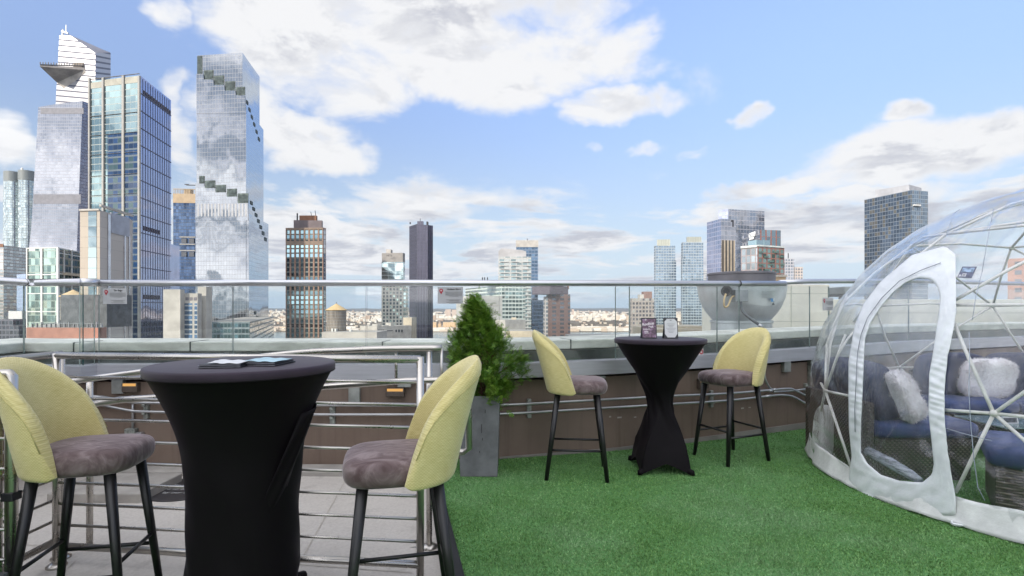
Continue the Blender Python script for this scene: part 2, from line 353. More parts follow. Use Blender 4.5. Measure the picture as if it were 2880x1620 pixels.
# ---------------------------------------------------------------- tower builder
class Tower:
    """box tower from picture measures: corner C, left end L, right end R as (column, row of the roof edge), distance d of the corner"""
    def __init__(s, root, C, L=None, R=None, d=500.0, zb=CITY, depth=None):
        s.root = root; s.d = d; c = P(C[0], C[1], d); s.zt = c.z; s.zb = zb
        def end(q):
            dd = d * (H0 - C[1]) / (H0 - q[1]); e = P(q[0], q[1], dd); e.z = c.z; return e
        s.C = c
        s.L = end(L) if L else None; s.R = end(R) if R else None
        if s.R is None:
            a = (s.L - c); n = Vector((a.y, -a.x, 0)).normalized()
            if n.y < 0: n = -n
            s.R = c + n * (depth or a.length)
        if s.L is None:
            a = (s.R - c); n = Vector((a.y, -a.x, 0)).normalized()
            if n.y < 0: n = -n
            s.L = c + n * (depth or a.length)
        s.B = s.L + s.R - c
        s.ctr = (s.L + s.R) * .5
        s.faces = {'L': (s.L, s.C), 'R': (s.C, s.R)}
    def axes(s, f):
        a, b = s.faces[f]; u = (b - a); u.z = 0; L = u.length; u.normalize(); n = Vector((u.y, -u.x, 0))
        return Vector((a.x, a.y, 0)), u, n, L
    def hit(s, f, px, py):
        o, u, n, L = s.axes(f); k = (px - W / 2) / F
        # ray (k,1)*t meets o + u*q
        det = k * (-u.y) + u.x; q = (o.x - k * o.y) / (k * u.y - u.x)
        y = o.y + u.y * q; return q, CH + (H0 - py) / F * y
    def body(s, name, mats, zt=None, zb=None, inset=0.0, parent=None, roof=None):
        zt = s.zt if zt is None else zt; zb = s.zb if zb is None else zb
        pts = [s.L, s.C, s.R, s.B]; ctr = s.ctr
        if inset: pts = [p + (ctr - p).normalized() * inset for p in pts]
        mb = MB(); mats = list(mats) if isinstance(mats, (list, tuple)) else [mats]
        for i in range(4):
            a, b = pts[i], pts[(i + 1) % 4]; L = (b - a).length
            mb.face([(a.x, a.y, zb), (b.x, b.y, zb), (b.x, b.y, zt), (a.x, a.y, zt)], [(0, 0), (L, 0), (L, zt - zb), (0, zt - zb)], min(i % 2, len(mats) - 1))
        mb.face([(p.x, p.y, zt) for p in pts], None, len(mats)); mb.face([(p.x, p.y, zb) for p in reversed(pts)], None, len(mats))
        return mb.build(name, mats + [roof or M_ROOF], parent or s.root)
    def slab(s, mb, f, x0, y0, x1, y1, out=.3, back=.3):
        """box on face f covering the picture rectangle, standing out by `out` and reaching in by `back`"""
        q0, z1 = s.hit(f, x0, y0); q1, z0 = s.hit(f, x1, y1); o, u, n, L = s.axes(f)
        za = s.hit(f, x0, y1)[1]; zc = s.hit(f, x1, y0)[1]
        z1, z0 = (z1 + zc) / 2, (z0 + za) / 2
        mb.frame(o, u, n, Vector((0, 0, 1)), (min(q0, q1), -back, min(z0, z1)), (max(q0, q1), out, max(z0, z1)))
    def bay(s, mb, f, q0, z0, q1, z1, out=.3, back=.3):
        o, u, n, L = s.axes(f); mb.frame(o, u, n, Vector((0, 0, 1)), (q0, -back, z0), (q1, out, z1))
    def lattice(s, mb, f, nu, nv, w, h, out=.3, z0=None, z1=None, vert=True, horiz=True):
        """piers and spandrels standing proud of face f"""
        o, u, n, L = s.axes(f); z0 = s.zb if z0 is None else z0; z1 = s.zt if z1 is None else z1
        if vert:
            for i in range(nu + 1):
                q = L * i / nu; a, b = max(0, q - w / 2), min(L, q + w / 2); s.bay(mb, f, a, z0, b, z1, out, .2)
        if horiz:
            for j in range(nv + 1):
                z = z0 + (z1 - z0) * j / nv; s.bay(mb, f, 0.02, max(z0, z - h / 2), L - .02, min(z1, z + h / 2), out - .06, .2)
def building(name, label, C, L=None, R=None, d=500., cat='tower', zb=CITY, depth=None, group=None):
    root = thing(name, label, cat, group); T = Tower(root, C, L, R, d, zb, depth)
    root.location = (T.ctr.x, T.ctr.y, zb); return T
M_ROOF = mat('roof_gravel', (.30, .29, .27), .9, scale=.4)
M_STONE = mat('pale_stone_frame', (.31, .305, .29), .7, scale=.2, var=.08)
M_WHITE = mat('white_metal_frame', (.62, .62, .60), .45, .2, scale=.3, var=.06)
M_DARKM = mat('dark_metal', (.035, .035, .04), .5, .3, scale=.5)
M_STEELG = mat('grey_metal', (.30, .31, .33), .45, .5, scale=.5)
M_RUST = mat('rust_brown_metal', (.21, .10, .055), .7, scale=.4)
M_CONC = mat('city_concrete', (.42, .40, .37), .85, scale=.25)
M_TAN = mat('tan_masonry', (.46, .40, .31), .85, scale=.2)
M_BRICK = mat('brown_brick', (.27, .165, .12), .85, scale=.3)
GL_DARK = mat('dark_window_glass', (.035, .05, .07), .06, .2, var=.4, scale=.15, spec=.8)
GL_TEAL = facade('teal_windows', 3.2, 3.6, .08, .16, (.16, .27, .27), (.38, .36, .33), .75, .06, .45, .03)

# -- tall silver tower with the triangular deck
def stripe_mat(name, ph, share, a, b, metal, rough, tiltv=.01):
    m, N, o = new_mat(name); s = N.n('ShaderNodeBsdfPrincipled'); uv = N.n('ShaderNodeTexCoord').outputs['UV']; u, v, _ = N.sep(uv)
    f = N.m('LESS_THAN', N.m('FRACT', N.m('DIVIDE', v, ph)), share)
    f2 = N.m('LESS_THAN', N.m('FRACT', N.m('DIVIDE', u, 1.5)), .07)
    wn = N.n('ShaderNodeTexWhiteNoise', noise_dimensions='3D'); N.put(wn.inputs[0], N.com(N.m('FLOOR', N.m('DIVIDE', u, 1.5)), N.m('FLOOR', N.m('DIVIDE', v, ph)), 0.0))
    base = N.mix(N.m('MULTIPLY', f2, .35), N.mix(wn.outputs[0], tuple(c * .93 for c in a), a), b)
    N.put(s.inputs['Base Color'], N.mix(f, base, b)); s.inputs['Metallic'].default_value = metal; N.put(s.inputs['Roughness'], N.m('MULTIPLY_ADD', f, .3, rough))
    g = N.n('ShaderNodeNewGeometry').outputs['Normal']
    N.put(s.inputs['Normal'], N.v('NORMALIZE', N.v('ADD', g, N.v('MULTIPLY', N.v('SUBTRACT', wn.outputs[1], (.5, .5, .5)), (tiltv,) * 3))))
    N.t.links.new(s.outputs[0], o.inputs[0]); return m
M_LOUV = stripe_mat('white_louvre_bands', 8.0, .26, (.29, .29, .31), (.07, .075, .11), .3, .3)
M_LOUVS = stripe_mat('white_louvre_bands_side', 8.0, .34, (.34, .34, .39), (.10, .11, .16), .3, .3)
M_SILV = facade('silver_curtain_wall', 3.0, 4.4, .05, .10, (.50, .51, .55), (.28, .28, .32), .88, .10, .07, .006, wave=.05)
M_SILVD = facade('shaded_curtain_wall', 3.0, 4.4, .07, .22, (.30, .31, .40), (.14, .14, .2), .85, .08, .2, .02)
dA = 760.0
r = thing('deck_tower', 'tallest silver tower with slanted top and triangular sky deck', 'tower'); r.location = (*P(200, 700, dA).xy, CITY)
dpt = P(311, 148, dA * 1.085) - P(268, 149, dA); dpt.z = 0
mb = MB()
mb.face([P(156, 300, dA), P(268, 300, dA), P(268, 149, dA), P(195, 97, dA), P(167, 100, dA)], [((p - P(156, 300, dA)).x, p.z - CITY + (p - P(156, 300, dA)).x * .09) for p in (P(156, 300, dA), P(268, 300, dA), P(268, 149, dA), P(195, 97, dA), P(167, 100, dA))], 0)
A1, A2 = P(268, 149, dA), P(311, 148, dA * 1.085); A3 = P(268, 300, dA); A4 = Vector((A2.x, A2.y, A3.z))
mb.face([A3, A4, A2, A1], [(0, A3.z - CITY), (40, A3.z - CITY - 26), (40, A2.z - CITY - 26), (0, A1.z - CITY)], 1)
RG = P(288, 139, dA * 1.06); PK = P(195, 97, dA); TL = P(167, 100, dA); BK = Vector((TL.x + dpt.x * .6, TL.y + dpt.y, TL.z)); RB = A2.copy()
mb.face([A1, A2, RG, PK], None, 2)                       # sloped roof plane
mb.face([PK, RG, BK, TL], None, 2); mb.face([RG, A2, BK], None, 2)
BL = P(156, 300, dA); BB = Vector((BK.x, BK.y, BL.z))
mb.face([BB, BL, TL, BK], None, 1); mb.face([A4, BB, BK, A2], None, 1); mb.face([BL, BB, A4, A3], None, 2)
mb.build('upper_shaft', [M_LOUV, M_LOUVS, mat('slate_roof', (.20, .20, .24), .5, .3, scale=.1)], r)
dL = dA * .965
lo_f = [P(70, 800, dL), P(214, 800, dL), P(216, 702, dL), P(232, 284, dL), P(154, 293, dL), P(108, 301, dL), P(88, 640, dL)]
mb = MB(); ow = lo_f[0]; back = Vector((22, 58, 0))
mb.face(lo_f, [(p.x - ow.x, p.z - CITY) for p in lo_f], 0)
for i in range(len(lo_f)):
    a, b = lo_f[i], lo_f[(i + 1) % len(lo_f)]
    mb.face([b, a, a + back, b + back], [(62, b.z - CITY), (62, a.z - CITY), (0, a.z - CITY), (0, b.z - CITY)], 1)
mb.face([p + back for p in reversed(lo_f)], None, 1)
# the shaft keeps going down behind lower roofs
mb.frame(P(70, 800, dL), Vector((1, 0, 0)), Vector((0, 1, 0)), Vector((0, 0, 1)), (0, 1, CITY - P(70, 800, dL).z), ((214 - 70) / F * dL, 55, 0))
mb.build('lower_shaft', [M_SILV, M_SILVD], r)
mb = MB(); 
q0, q1 = P(103, 470, dL - .6), P(214, 500, dL - .6)
mb.frame(P(92, 573, dL - .25), Vector((1, 0, 0)), Vector((0, 1, 0)), Vector((0, 0, 1)), (1, 0, 0), (66, 1, 13)); mb.frame(P(112, 312, dL - .25), Vector((1, 0, 0)), Vector((0, 1, 0)), Vector((0, 0, 1)), (1, 0, -4), (60, 1, 4))
mb.split('louvre_band', mat('grey_louvre', (.20, .20, .225), .7, .0, scale=.2), r)
mb = MB()  # triangular deck and its faceted underside
t0, t1, t2 = P(112, 183, dA - 30), P(236, 190, dA - 1), P(168, 190, dA + 1); lo1, lo2 = P(160, 232, dA - 2), P(184, 253, dA + .5)
d0, d1 = P(112, 187, dA - 30), P(236, 197, dA - 1)
mb.raw([t0, t1, Vector((t1.x, t1.y + 30, t1.z)), t2 + Vector((-20, 20, 0)), d0, d1, lo1, P(240, 203, dA - .5), lo2],
       [(0, 1, 2, 3), (0, 4, 5, 1), (4, 6, 5), (6, 7, 5), (6, 8, 7), (0, 3, 6, 4), (3, 2, 8, 6), (1, 5, 7, 2), (2, 7, 8)])
mb.build('sky_deck', mat('deck_soffit', (.36, .33, .30), .6, .1, scale=.1, var=.2), r)
mb = MB(); mb.tube([P(113, 182, dA - 29.6), P(234, 186, dA - 1.5)], .8, 6)
for k in range(17):
    a = P(113, 181, dA - 29.6).lerp(P(234, 185, dA - 1.5), k / 16.3); mb.box(a.x - .5, a.y - .3, a.z, a.x + .5, a.y + .3, a.z + rg.uniform(2.2, 3.6))
mb.build('deck_railing', M_DARKM, r)
mb = MB(); mb.frame(P(206, 193, dA - .8), Vector((1, 0, 0)), Vector((0, 1, 0)), Vector((0, 0, 1)), (0, 0, 0), (14.5, 1.5, 8.5)); mb.build('deck_opening', mat('deck_recess', (.16, .13, .10), .7, scale=.3), r)
mb = MB(); mb.tube([P(176, 100, dA + 4), P(177, 82, dA + 4)], [1.6, .9], 6); mb.tube([P(186, 96, dA + 6), P(186, 70, dA + 6)], .5, 5); mb.bar(P(174, 88, dA + 4), P(192, 94, dA + 4), 2, 2); mb.split('antenna', M_WHITE, r)

# -- glass and stone tower in front of it
M_BF = facade('green_blue_glass', 4.0, 4.1, .03, .10, (.34, .46, .47), (.30, .33, .31), .9, .04, .12, .008, wave=.05)
M_BR = facade('lilac_glass', 3.9, 10.8, .0, .0, (.52, .55, .74), (.2, .2, .28), .92, .04, .06, .003, wave=.03)
T = building('stone_framed_tower', 'tall glass tower with three stone framed bays beside the silver tower', (394, 212), (251, 229), (481, 282), 330.)
T.body('facade', [M_BF, M_BR])
mb = MB()
for x0, x1 in ((251, 255), (289, 294), (345, 351), (390, 395)): T.slab(mb, 'L', x0, 214 if x0 > 300 else 220, x1, 960, .8)
for y in (212, 318, 373, 428, 488, 543, 598, 654, 671, 730, 790, 850): T.slab(mb, 'L', 252, y + (394 - 322) * .05, 393, y + 4, .65)
mb.build('stone_frame', M_STONE, T.root)
mb = MB()
for k in range(13): 
    q = T.axes('R')[3] * (k + .0) / 13; T.bay(mb, 'R', q, CITY, q + .2, T.zt - 1, .2, .1)
for z in np.arange(T.zt - 11, CITY, -10.8): T.bay(mb, 'R', .1, z, T.axes('R')[3] - .1, z + .5, .3, .1)
mb.build('mullion', mat('slate_mullion', (.10, .10, .15), .5, .4, scale=.5), T.root)
M_DKB = facade('deep_blue_glass', 3.6, 4.1, .04, .26, (.018, .045, .11), (.07, .10, .13), .25, .05, .5, .02, alt=(.05, .09, .10), altp=.2)
mb = MB(); T.slab(mb, 'L', 303, 376, 345, 960, .12); T.slab(mb, 'L', 352, 371, 389, 960, .12); mb.split('dark_bay', M_DKB, T.root)
M_BLIND = mat('cream_blinds', (.36, .35, .30), .8, scale=.2)
mb = MB(); T.slab(mb, 'L', 256, 231, 288, 248, .14); T.slab(mb, 'L', 295, 222, 344, 240, .14); T.slab(mb, 'L', 352, 216, 389, 234, .14); mb.split('roof_blind', M_BLIND, T.root)
for (y0, y1, ks) in ((262, 282, range(1, 13)), (632, 648, range(1, 8)), (828, 845, range(1, 8))):
    mb = MB(); L = T.axes('R')[3]
    for k in ks:
        q = L * k / 13; z1 = T.hit('R', 394, 240 if y0 < 300 else y0 - 6)[1]; T.bay(mb, 'R', q + 1.0, z1 - 4.2, q + L / 13 - .8, z1 - 1.4, .25, .1)
    mb.split('vent_row', mat('vent_grille', (.07, .06, .08), .6, scale=.4), T.root)
q = T.hit('R', 481, 686); L = T.axes('R')[3]
mb = MB(); o, u, n, _ = T.axes('R'); z1 = q[1]
mb.frame(o, u, n, Vector((0, 0, 1)), (L, -20, CITY), (L + 14, -.5, z1)); mb.cur = 1; mb.build('podium', [M_BR, M_DARKM], T.root)

# -- dark glass block between the two tall towers
M_CBL = facade('navy_glass', 3.0, 4.0, .07, .12, (.09, .14, .24), (.03, .04, .06), .85, .06, .28, .012, wave=.05)
T = building('navy_block', 'dark blue glass block with tan crown between two tall towers', (551, 570), (487, 569), None, 640., depth=50)
T.body('facade', [M_CBL, M_CBL])
mb = MB(); T.slab(mb, 'L', 487, 545, 551, 571, .6)
for k in range(14): T.slab(mb, 'L', 489 + k * 4.6, 531 + (0 if k % 3 else 2), 489.7 + k * 4.6, 546, .4)
T.slab(mb, 'L', 487, 531, 551, 533, .4); T.slab(mb, 'L', 518, 531, 536, 546, .0, 6)
mb.build('crown', mat('tan_crown', (.34, .26, .17), .6, .2, scale=.2), T.root)
mb = MB(); T.slab(mb, 'L', 525, 520, 551, 522, 1.0); T.slab(mb, 'L', 520, 518, 532, 520, 1.0); mb.split('roof_crane', M_DARKM, T.root)
mb = MB()
for y in (671, 709): 
    for x in (512, 533): T.slab(mb, 'L', x, y, x + 14, y + 13, 1.4)
mb.split('balcony', mat('balcony_shade', (.06, .07, .09), .5, scale=.3), T.root)
mb = MB(); T.slab(mb, 'L', 508, 666, 551, 669, 2.5); T.slab(mb, 'L', 508, 686, 551, 689, 2.5); T.slab(mb, 'L', 508, 704, 551, 707, 2.5); mb.split('terrace_slab', M_STONE, T.root)

# -- glass tower with stepped planted terraces
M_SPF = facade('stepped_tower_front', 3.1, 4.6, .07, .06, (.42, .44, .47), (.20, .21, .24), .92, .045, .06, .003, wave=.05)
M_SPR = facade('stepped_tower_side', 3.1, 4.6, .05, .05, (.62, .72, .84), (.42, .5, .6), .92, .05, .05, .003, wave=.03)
T = building('stepped_terrace_tower', 'tall mirrored glass tower with stepped terraces climbing across it', (682, 148), (555, 156), (730, 216), 560.)
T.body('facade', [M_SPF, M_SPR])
zt1 = T.hit('L', 682, 270)[1]; zt2 = T.hit('L', 690, 560)[1]
# lower, wider stages
def stage(x0, x1, xr, py, name):
    """wider stage below picture row py: columns of left end, corner and right end"""
    dd = T.d - 2.0; c = P(x1, py, dd); l = P(x0, py, dd * 1.012); q = P(xr, py, dd * 1.13)
    l.z = q.z = c.z; b = l + q - c; mb = MB()
    for i, (a, e) in enumerate(((l, c), (c, q), (q, b), (b, l))):
        L = (e - a).length; mb.face([(a.x, a.y, CITY), (e.x, e.y, CITY), (e.x, e.y, c.z), (a.x, a.y, c.z)], [(0, 0), (L, 0), (L, c.z - CITY), (0, c.z - CITY)], i % 2)
    mb.face([l, c, q, b], None, 2); return mb.build(name, [M_SPF, M_SPR, M_ROOF], T.root)
Dk = mat('terrace_recess', (.10, .125, .12), .7, .0, spec=.15, scale=.3, var=.4)
Gn = mat('terrace_glass', (.075, .095, .095), .75, .0, spec=.1, scale=.3, var=.3)
class StageFace(Tower):
    def __init__(s, x0, x1, xr, dd, root): 
        s.root = root; s.L = P(x0, 500, dd * 1.012); s.C = P(x1, 500, dd); s.R = P(xr, 500, dd * 1.13); s.zb = CITY; s.zt = s.C.z; s.faces = {'L': (s.L, s.C), 'R': (s.C, s.R)}; s.ctr = (s.L + s.R) * .5; s.B = s.L + s.R - s.C
stage(553, 692, 741, 300, 'middle_stage'); stage(550, 700, 755, 600, 'lower_stage')
S1 = StageFace(553, 692, 741, T.d - 2.0, T.root); S2 = StageFace(550, 700, 755, T.d - 2.0, T.root)
def steps(fc, face, boxes):
    for x0, y0, x1, y1 in boxes:
        mb = MB(); fc.slab(mb, face, x0, y0, x1, y1, .5, .5); t_ = mb.build('terrace', Dk, T.root)
        w = x1 - x0
        if w > 8:
            mb = MB(); fc.slab(mb, face, x0 + w * .18, y0 + (y1 - y0) * .18, x1 - w * .08, y1 - (y1 - y0) * .12, .8, .0); mb.build('terrace_glazing', Gn, t_)
steps(T, 'L', ((574, 198, 600, 224), (602, 213, 630, 239), (633, 229, 661, 255), (664, 245, 689, 268)))
mb = MB(); T.slab(mb, 'L', 555, 158, 569, 208, .3); mb.build('green_edge', Gn, T.root)
# facade between the upper terrace and the middle stage widens gently: sheet of the middle stage climbs under the stair
def wedge(fc, face, pts, name, m):
    mb = MB(); o, u, n, L = fc.axes(face); qs = [fc.hit(face, x, y) for x, y in pts]
    f_ = [o + u * q + n * .35 + Vector((0, 0, z)) for q, z in qs]; b_ = [p - n * .7 for p in f_]
    mb.face(f_, [(q, z - CITY) for q, z in qs]); k = len(f_)
    for i in range(k): mb.face([f_[i], b_[i], b_[(i + 1) % k], f_[(i + 1) % k]])
    return mb.build(name, m, T.root)
wedge(S1, 'L', [(553, 320), (692, 320), (690, 270), (664, 268), (662, 255), (633, 255), (631, 239), (602, 239), (600, 224), (574, 224), (572, 208), (553, 208)], 'middle_front', M_SPF)
wedge(S2, 'L', [(550, 620), (699, 620), (698, 571), (669, 570), (666, 553), (639, 552), (635, 541), (607, 540), (604, 529), (577, 528), (574, 517), (550, 516)], 'lower_front', M_SPF)
steps(S1, 'L', ((561, 495, 575, 516), (577, 508, 605, 529), (607, 520, 635, 541), (639, 531, 666, 553), (669, 544, 698, 571)))
steps(S1, 'R', [(693 + k * 6.6, 284 + k * 20.6, 697.5 + k * 6.6, 293 + k * 20.6) for k in range(6)])
steps(S2, 'R', [(704 + k * 6.6, 566 + k * 17, 710 + k * 6.6, 576 + k * 17) for k in range(7)])
steps(S2, 'R', [(715 + k * 6.0, 876 + k * 12.5, 720 + k * 6.0, 885 + k * 12.5) for k in range(6)])
mb = MB()
for k in range(15): S2.slab(mb, 'L', 556 + k * 9.6, 573, 560.5 + k * 9.6, 609, .5)
mb.split('louvre_fin', mat('louvre_shade', (.26, .27, .29), .5, .4, scale=.3), T.root)

# -- tan masonry slab with glass strip
M_ETAN = facade('tan_panels_lit', 30., 4.6, .0, .07, (.40, .355, .30), (.33, .29, .24), 0., .85, .05, 0.)  # warm sunlight on the front face is put into its colour
M_EGRY = facade('grey_panels_shaded', 9., 4.6, .012, .05, (.46, .43, .40), (.36, .34, .32), 0., .85, .05, 0.)  # same masonry in shade: the grey of the turned side is painted
T = building('tan_slab_building', 'narrow tan masonry building with a vertical glass strip', (281, 591), (225, 592), (373, 619), 235.)
T.body('wall', [M_ETAN, M_EGRY])
mb = MB(); T.slab(mb, 'L', 249, 595, 272, 960, .15); mb.build('window_strip', facade('pale_strip_glass', 9., 4.6, .0, .05, (.45, .55, .56), (.2, .22, .22), .9, .04, .1, .02, wave=.05), T.root)
mb = MB(); T.slab(mb, 'R', 302, 603, 309, 960, .4); T.slab(mb, 'R', 348, 664, 352, 960, .4); T.slab(mb, 'R', 361, 664, 364, 960, .4); mb.split('metal_strip', mat('bright_metal_strip', (.6, .62, .68), .2, .9, scale=.2), T.root)
mb = MB(); T.slab(mb, 'R', 311, 606, 363, 661, .3); mb.build('plant_screen', mat('grey_screen', (.34, .36, .42), .5, .3, scale=.2), T.root)
mb = MB(); T.slab(mb, 'L', 225, 588, 281, 593, .6); T.slab(mb, 'R', 281, 590, 372, 596, .6); mb.split('parapet', M_CONC, T.root)

# -- low green glass block
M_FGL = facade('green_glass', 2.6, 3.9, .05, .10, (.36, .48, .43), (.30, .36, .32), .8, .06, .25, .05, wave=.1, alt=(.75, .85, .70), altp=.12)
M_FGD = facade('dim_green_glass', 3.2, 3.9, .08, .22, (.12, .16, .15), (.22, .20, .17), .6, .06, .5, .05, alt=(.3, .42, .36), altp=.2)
T = building('green_glass_block', 'low green glass block with white grid below the silver tower', (165, 696), (76, 698), (226, 708), 290., cat='building')
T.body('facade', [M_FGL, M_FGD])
mb = MB()
for x0, x1 in ((76, 79), (116, 121), (161, 166)): T.slab(mb, 'L', x0, 697, x1, 960, .5)
for y in (696, 771, 824, 875): T.slab(mb, 'L', 77, y, 164, y + 3, .4)
mb.build('white_grid', M_WHITE, T.root)
mb = MB()
for x in (178, 200): T.slab(mb, 'R', x, 702, x + 2, 960, .4)
for y in (703, 716, 772): T.slab(mb, 'R', 167, y, 226, y + 2.5, .3)
mb.split('side_grid', M_WHITE, T.root)
mb = MB(); T.slab(mb, 'R', 176, 770, 226, 776, 2.0); mb.build('roof_terrace', M_TAN, T.root)

# -- rounded twin towers at the left border
M_GG = facade('rounded_glass', 3.4, 4.3, .10, .14, (.62, .70, .70), (.25, .28, .28), .85, .10, .2, .05, wave=.12)
r = thing('rounded_glass_tower', 'pair of joined rounded glass towers at the left edge', 'tower'); r.location = (*P(55, 700, 900).xy, CITY)
for cx, rw, top in ((38, 21, 487), (77, 20, 484)):
    c = P(cx, top, 905); rad = rw / F * 905; mb = MB(); n = 40; zs = [CITY, c.z * .0, c.z * .5, c.z]
    for k in range(n):
        a0, a1 = 2 * math.pi * k / n, 2 * math.pi * (k + 1) / n
        for z0, z1 in zip(zs[:-1], zs[1:]):
            s0, s1 = (1 + .30 * (1 - (z0 - CITY) / (c.z - CITY)) ** 2), (1 + .30 * (1 - (z1 - CITY) / (c.z - CITY)) ** 2)
            f_ = lambda a, s, z: (c.x + rad * s * math.cos(a), c.y + rad * s * math.sin(a), z)
            mb.face([f_(a0, s0, z0), f_(a1, s0, z0), f_(a1, s1, z1), f_(a0, s1, z1)], [(a0 * rad, z0 - CITY), (a1 * rad, z0 - CITY), (a1 * rad, z1 - CITY), (a0 * rad, z1 - CITY)])
    mb.build('glass_shaft', M_GG, r)
    mb = MB(); mb.lathe([(rad * 1.01, c.z - 16), (rad * 1.01, c.z + 1), (rad * .9, c.z + 1.2)], 40, (c.x, c.y, 0)); mb.build('crown', facade('crown_louvre', 2., 30., .4, .0, (.3, .32, .34), (.18, .2, .2), .5, .3, .1, 0.), r)
mb = MB(); c = P(62, 480, 900); mb.lathe([(1.5, c.z - 4), (1.8, c.z + 4), (.3, c.z + 5.5)], 10, (c.x, c.y, 0)); mb.build('roof_mast', M_WHITE, r)
T = building('blue_mirror_block', 'sky blue mirrored glass block low at the left edge', (72, 770), (47, 772), None, 560., cat='building', depth=40); T.body('facade', facade('sky_mirror', 4., 4., .02, .03, (.62, .74, .90), (.5, .6, .75), .9, .06, .05, .01))
mb = MB(); T.slab(mb, 'L', 34, 875, 72, 950, 3.0); mb.build('white_base', M_WHITE, T.root)
T = building('slim_edge_tower', 'slim pale tower cut by the left edge of the view', (10, 690), (-20, 690), None, 640., depth=30); T.body('wall', facade('slim_wall', 4., 4., .1, .3, (.62, .66, .66), (.4, .36, .33), .7, .1, .3, .05)); mb = MB(); T.slab(mb, 'L', -10, 686, 10, 695, .5); mb.build('crown', M_RUST, T.root)
T = building('dark_low_block', 'dark low-rise block at the foot of the rounded towers', (53, 916), (-60, 916), None, 420., cat='building', depth=30); T.body('wall', facade('dark_low_wall', 3., 4., .2, .3, (.08, .09, .11), (.12, .13, .16), .3, .2, .4, .02)); mb = MB(); T.slab(mb, 'L', -30, 898, 30, 917, -2., 14); mb.build('penthouse', facade('dark_low_wall', 1, 1, 0, 0, (0, 0, 0), (0, 0, 0)), T.root)

# -- rooftop with brick parapet, mesh plant screen and a cone roofed tank
T = building('screened_rooftop', 'brick rooftop with a dark mesh plant screen', (276, 922), (74, 921), (300, 912), 52., cat='building', zb=CITY); T.body('wall', mat('red_brick_wall', (.34, .17, .13), .9, scale=1.2)); 
mb = MB(); T.slab(mb, 'L', 138, 828, 270, 921.5, -1.2, 4.2); mb.build('mesh_screen', mat('mesh_screen', (.10, .105, .115), .6, .3, scale=2., var=.25), T.root)
mb = MB()
for k in range(16): T.slab(mb, 'L', 88 + k * 13, 912 - (k % 3) * 3, 90 + k * 13, 921, .0, .15)
T.slab(mb, 'L', 88, 909, 285, 910, .0, .15); mb.split('roof_railing_post', M_STEELG, T.root)
def water_tank(px, top, eave, bot, hw, d, label):
    r = thing('water_tank', label, 'water tank', 'rooftop water tanks'); c = P(px, bot, d); r.location = c
    R = hw / F * d; ze = P(px, eave, d).z; zt = P(px, top, d).z; mb = MB()
    mb.lathe([(R * .95, c.z), (R * .95, ze)], 40, (c.x, c.y, 0)); mb.build('staves', mat('tank_staves', (.23, .20, .17), .85, scale=1.2, stretch=(6, 6, .3), var=.35), r)
    mb = MB(); mb.lathe([(R * 1.06, ze - .05), (R * 1.06, ze + .04), (R * .18, zt - (zt - ze) * .14), (R * .05, zt)], 40, (c.x, c.y, 0)); mb.build('cone_roof', mat('tank_roof', (.50, .36, .19), .8, scale=1.), r)
    mb = MB()
    for k in range(7):
        z = c.z + (ze - c.z) * (k + .5) / 7; mb.lathe([(R * .975, z - .03), (R * .975, z + .03)], 40, (c.x, c.y, 0), False)
    mb.build('hoop', M_STEELG, r)
    mb = MB(); mb.tube([Vector((c.x, c.y, zt - .1)), Vector((c.x, c.y, zt + (zt - ze) * .22))], R * .03, 6); mb.build('finial', M_DARKM, r)
    return r, c, R
r, c, R = water_tank(946, 854, 872, 931, 28, 118., 'wooden rooftop water tank with sunlit cone roof beside the brick tower')
T = building('tank_rooftop', 'low rooftop carrying the round water tank', (1060, 934), (905, 934), None, 112., cat='building', depth=9); T.body('wall', M_CONC)
mb = MB()
for x in (918, 927, 970): T.slab(mb, 'L', x, 926 if x < 960 else 929, x + 5, 935, -3, 4)
mb.split('roof_vent', M_WHITE, T.root)
water_tank(206, 815, 834, 900, 30, 60., 'cone roofed water tank half hidden behind the mesh screen')

# -- pale concrete building with blue window bands
T = building('pale_concrete_block', 'pale concrete block with blue banded windows behind the glass railing', (507, 814), (459, 814), None, 150., cat='building', depth=2); T.body('wall', M_CONC)
T2 = Tower(T.root, (556, 825), (506, 825), None, 152., CITY, 2); T2.body('wing', M_CONC)
mb = MB(); T2.slab(mb, 'L', 508, 853, 541, 955, .05); T2.slab(mb, 'L', 547, 853, 555, 955, .05); mb.split('window_band', facade('blue_bands', 30., 1.35, .0, .3, (.09, .16, .26), (.35, .37, .38), .6, .08, .25, .03), T.root)
mb = MB()
for x in (510, 522, 533, 545): T2.slab(mb, 'L', x, 836, x + 9, 845, .05)
mb.split('vent_opening', mat('vent_opening', (.16, .15, .17), .7, scale=1.), T.root)
T3 = Tower(T.root, (580, 806), (556, 806), None, 155., CITY, 3); T3.body('stair_tower', M_CONC)
T = building('teal_glass_block', 'dark teal glass block in front of the stepped terrace tower', (702, 812), (579, 812), (770, 834), 360., cat='building'); T.zt = T.hit('L', 640, 905)[1]
T.body('facade', [facade('teal_block_glass', 2.4, 3.8, .10, .3, (.10, .18, .20), (.16, .2, .22), .7, .06, .4, .04)] * 2)
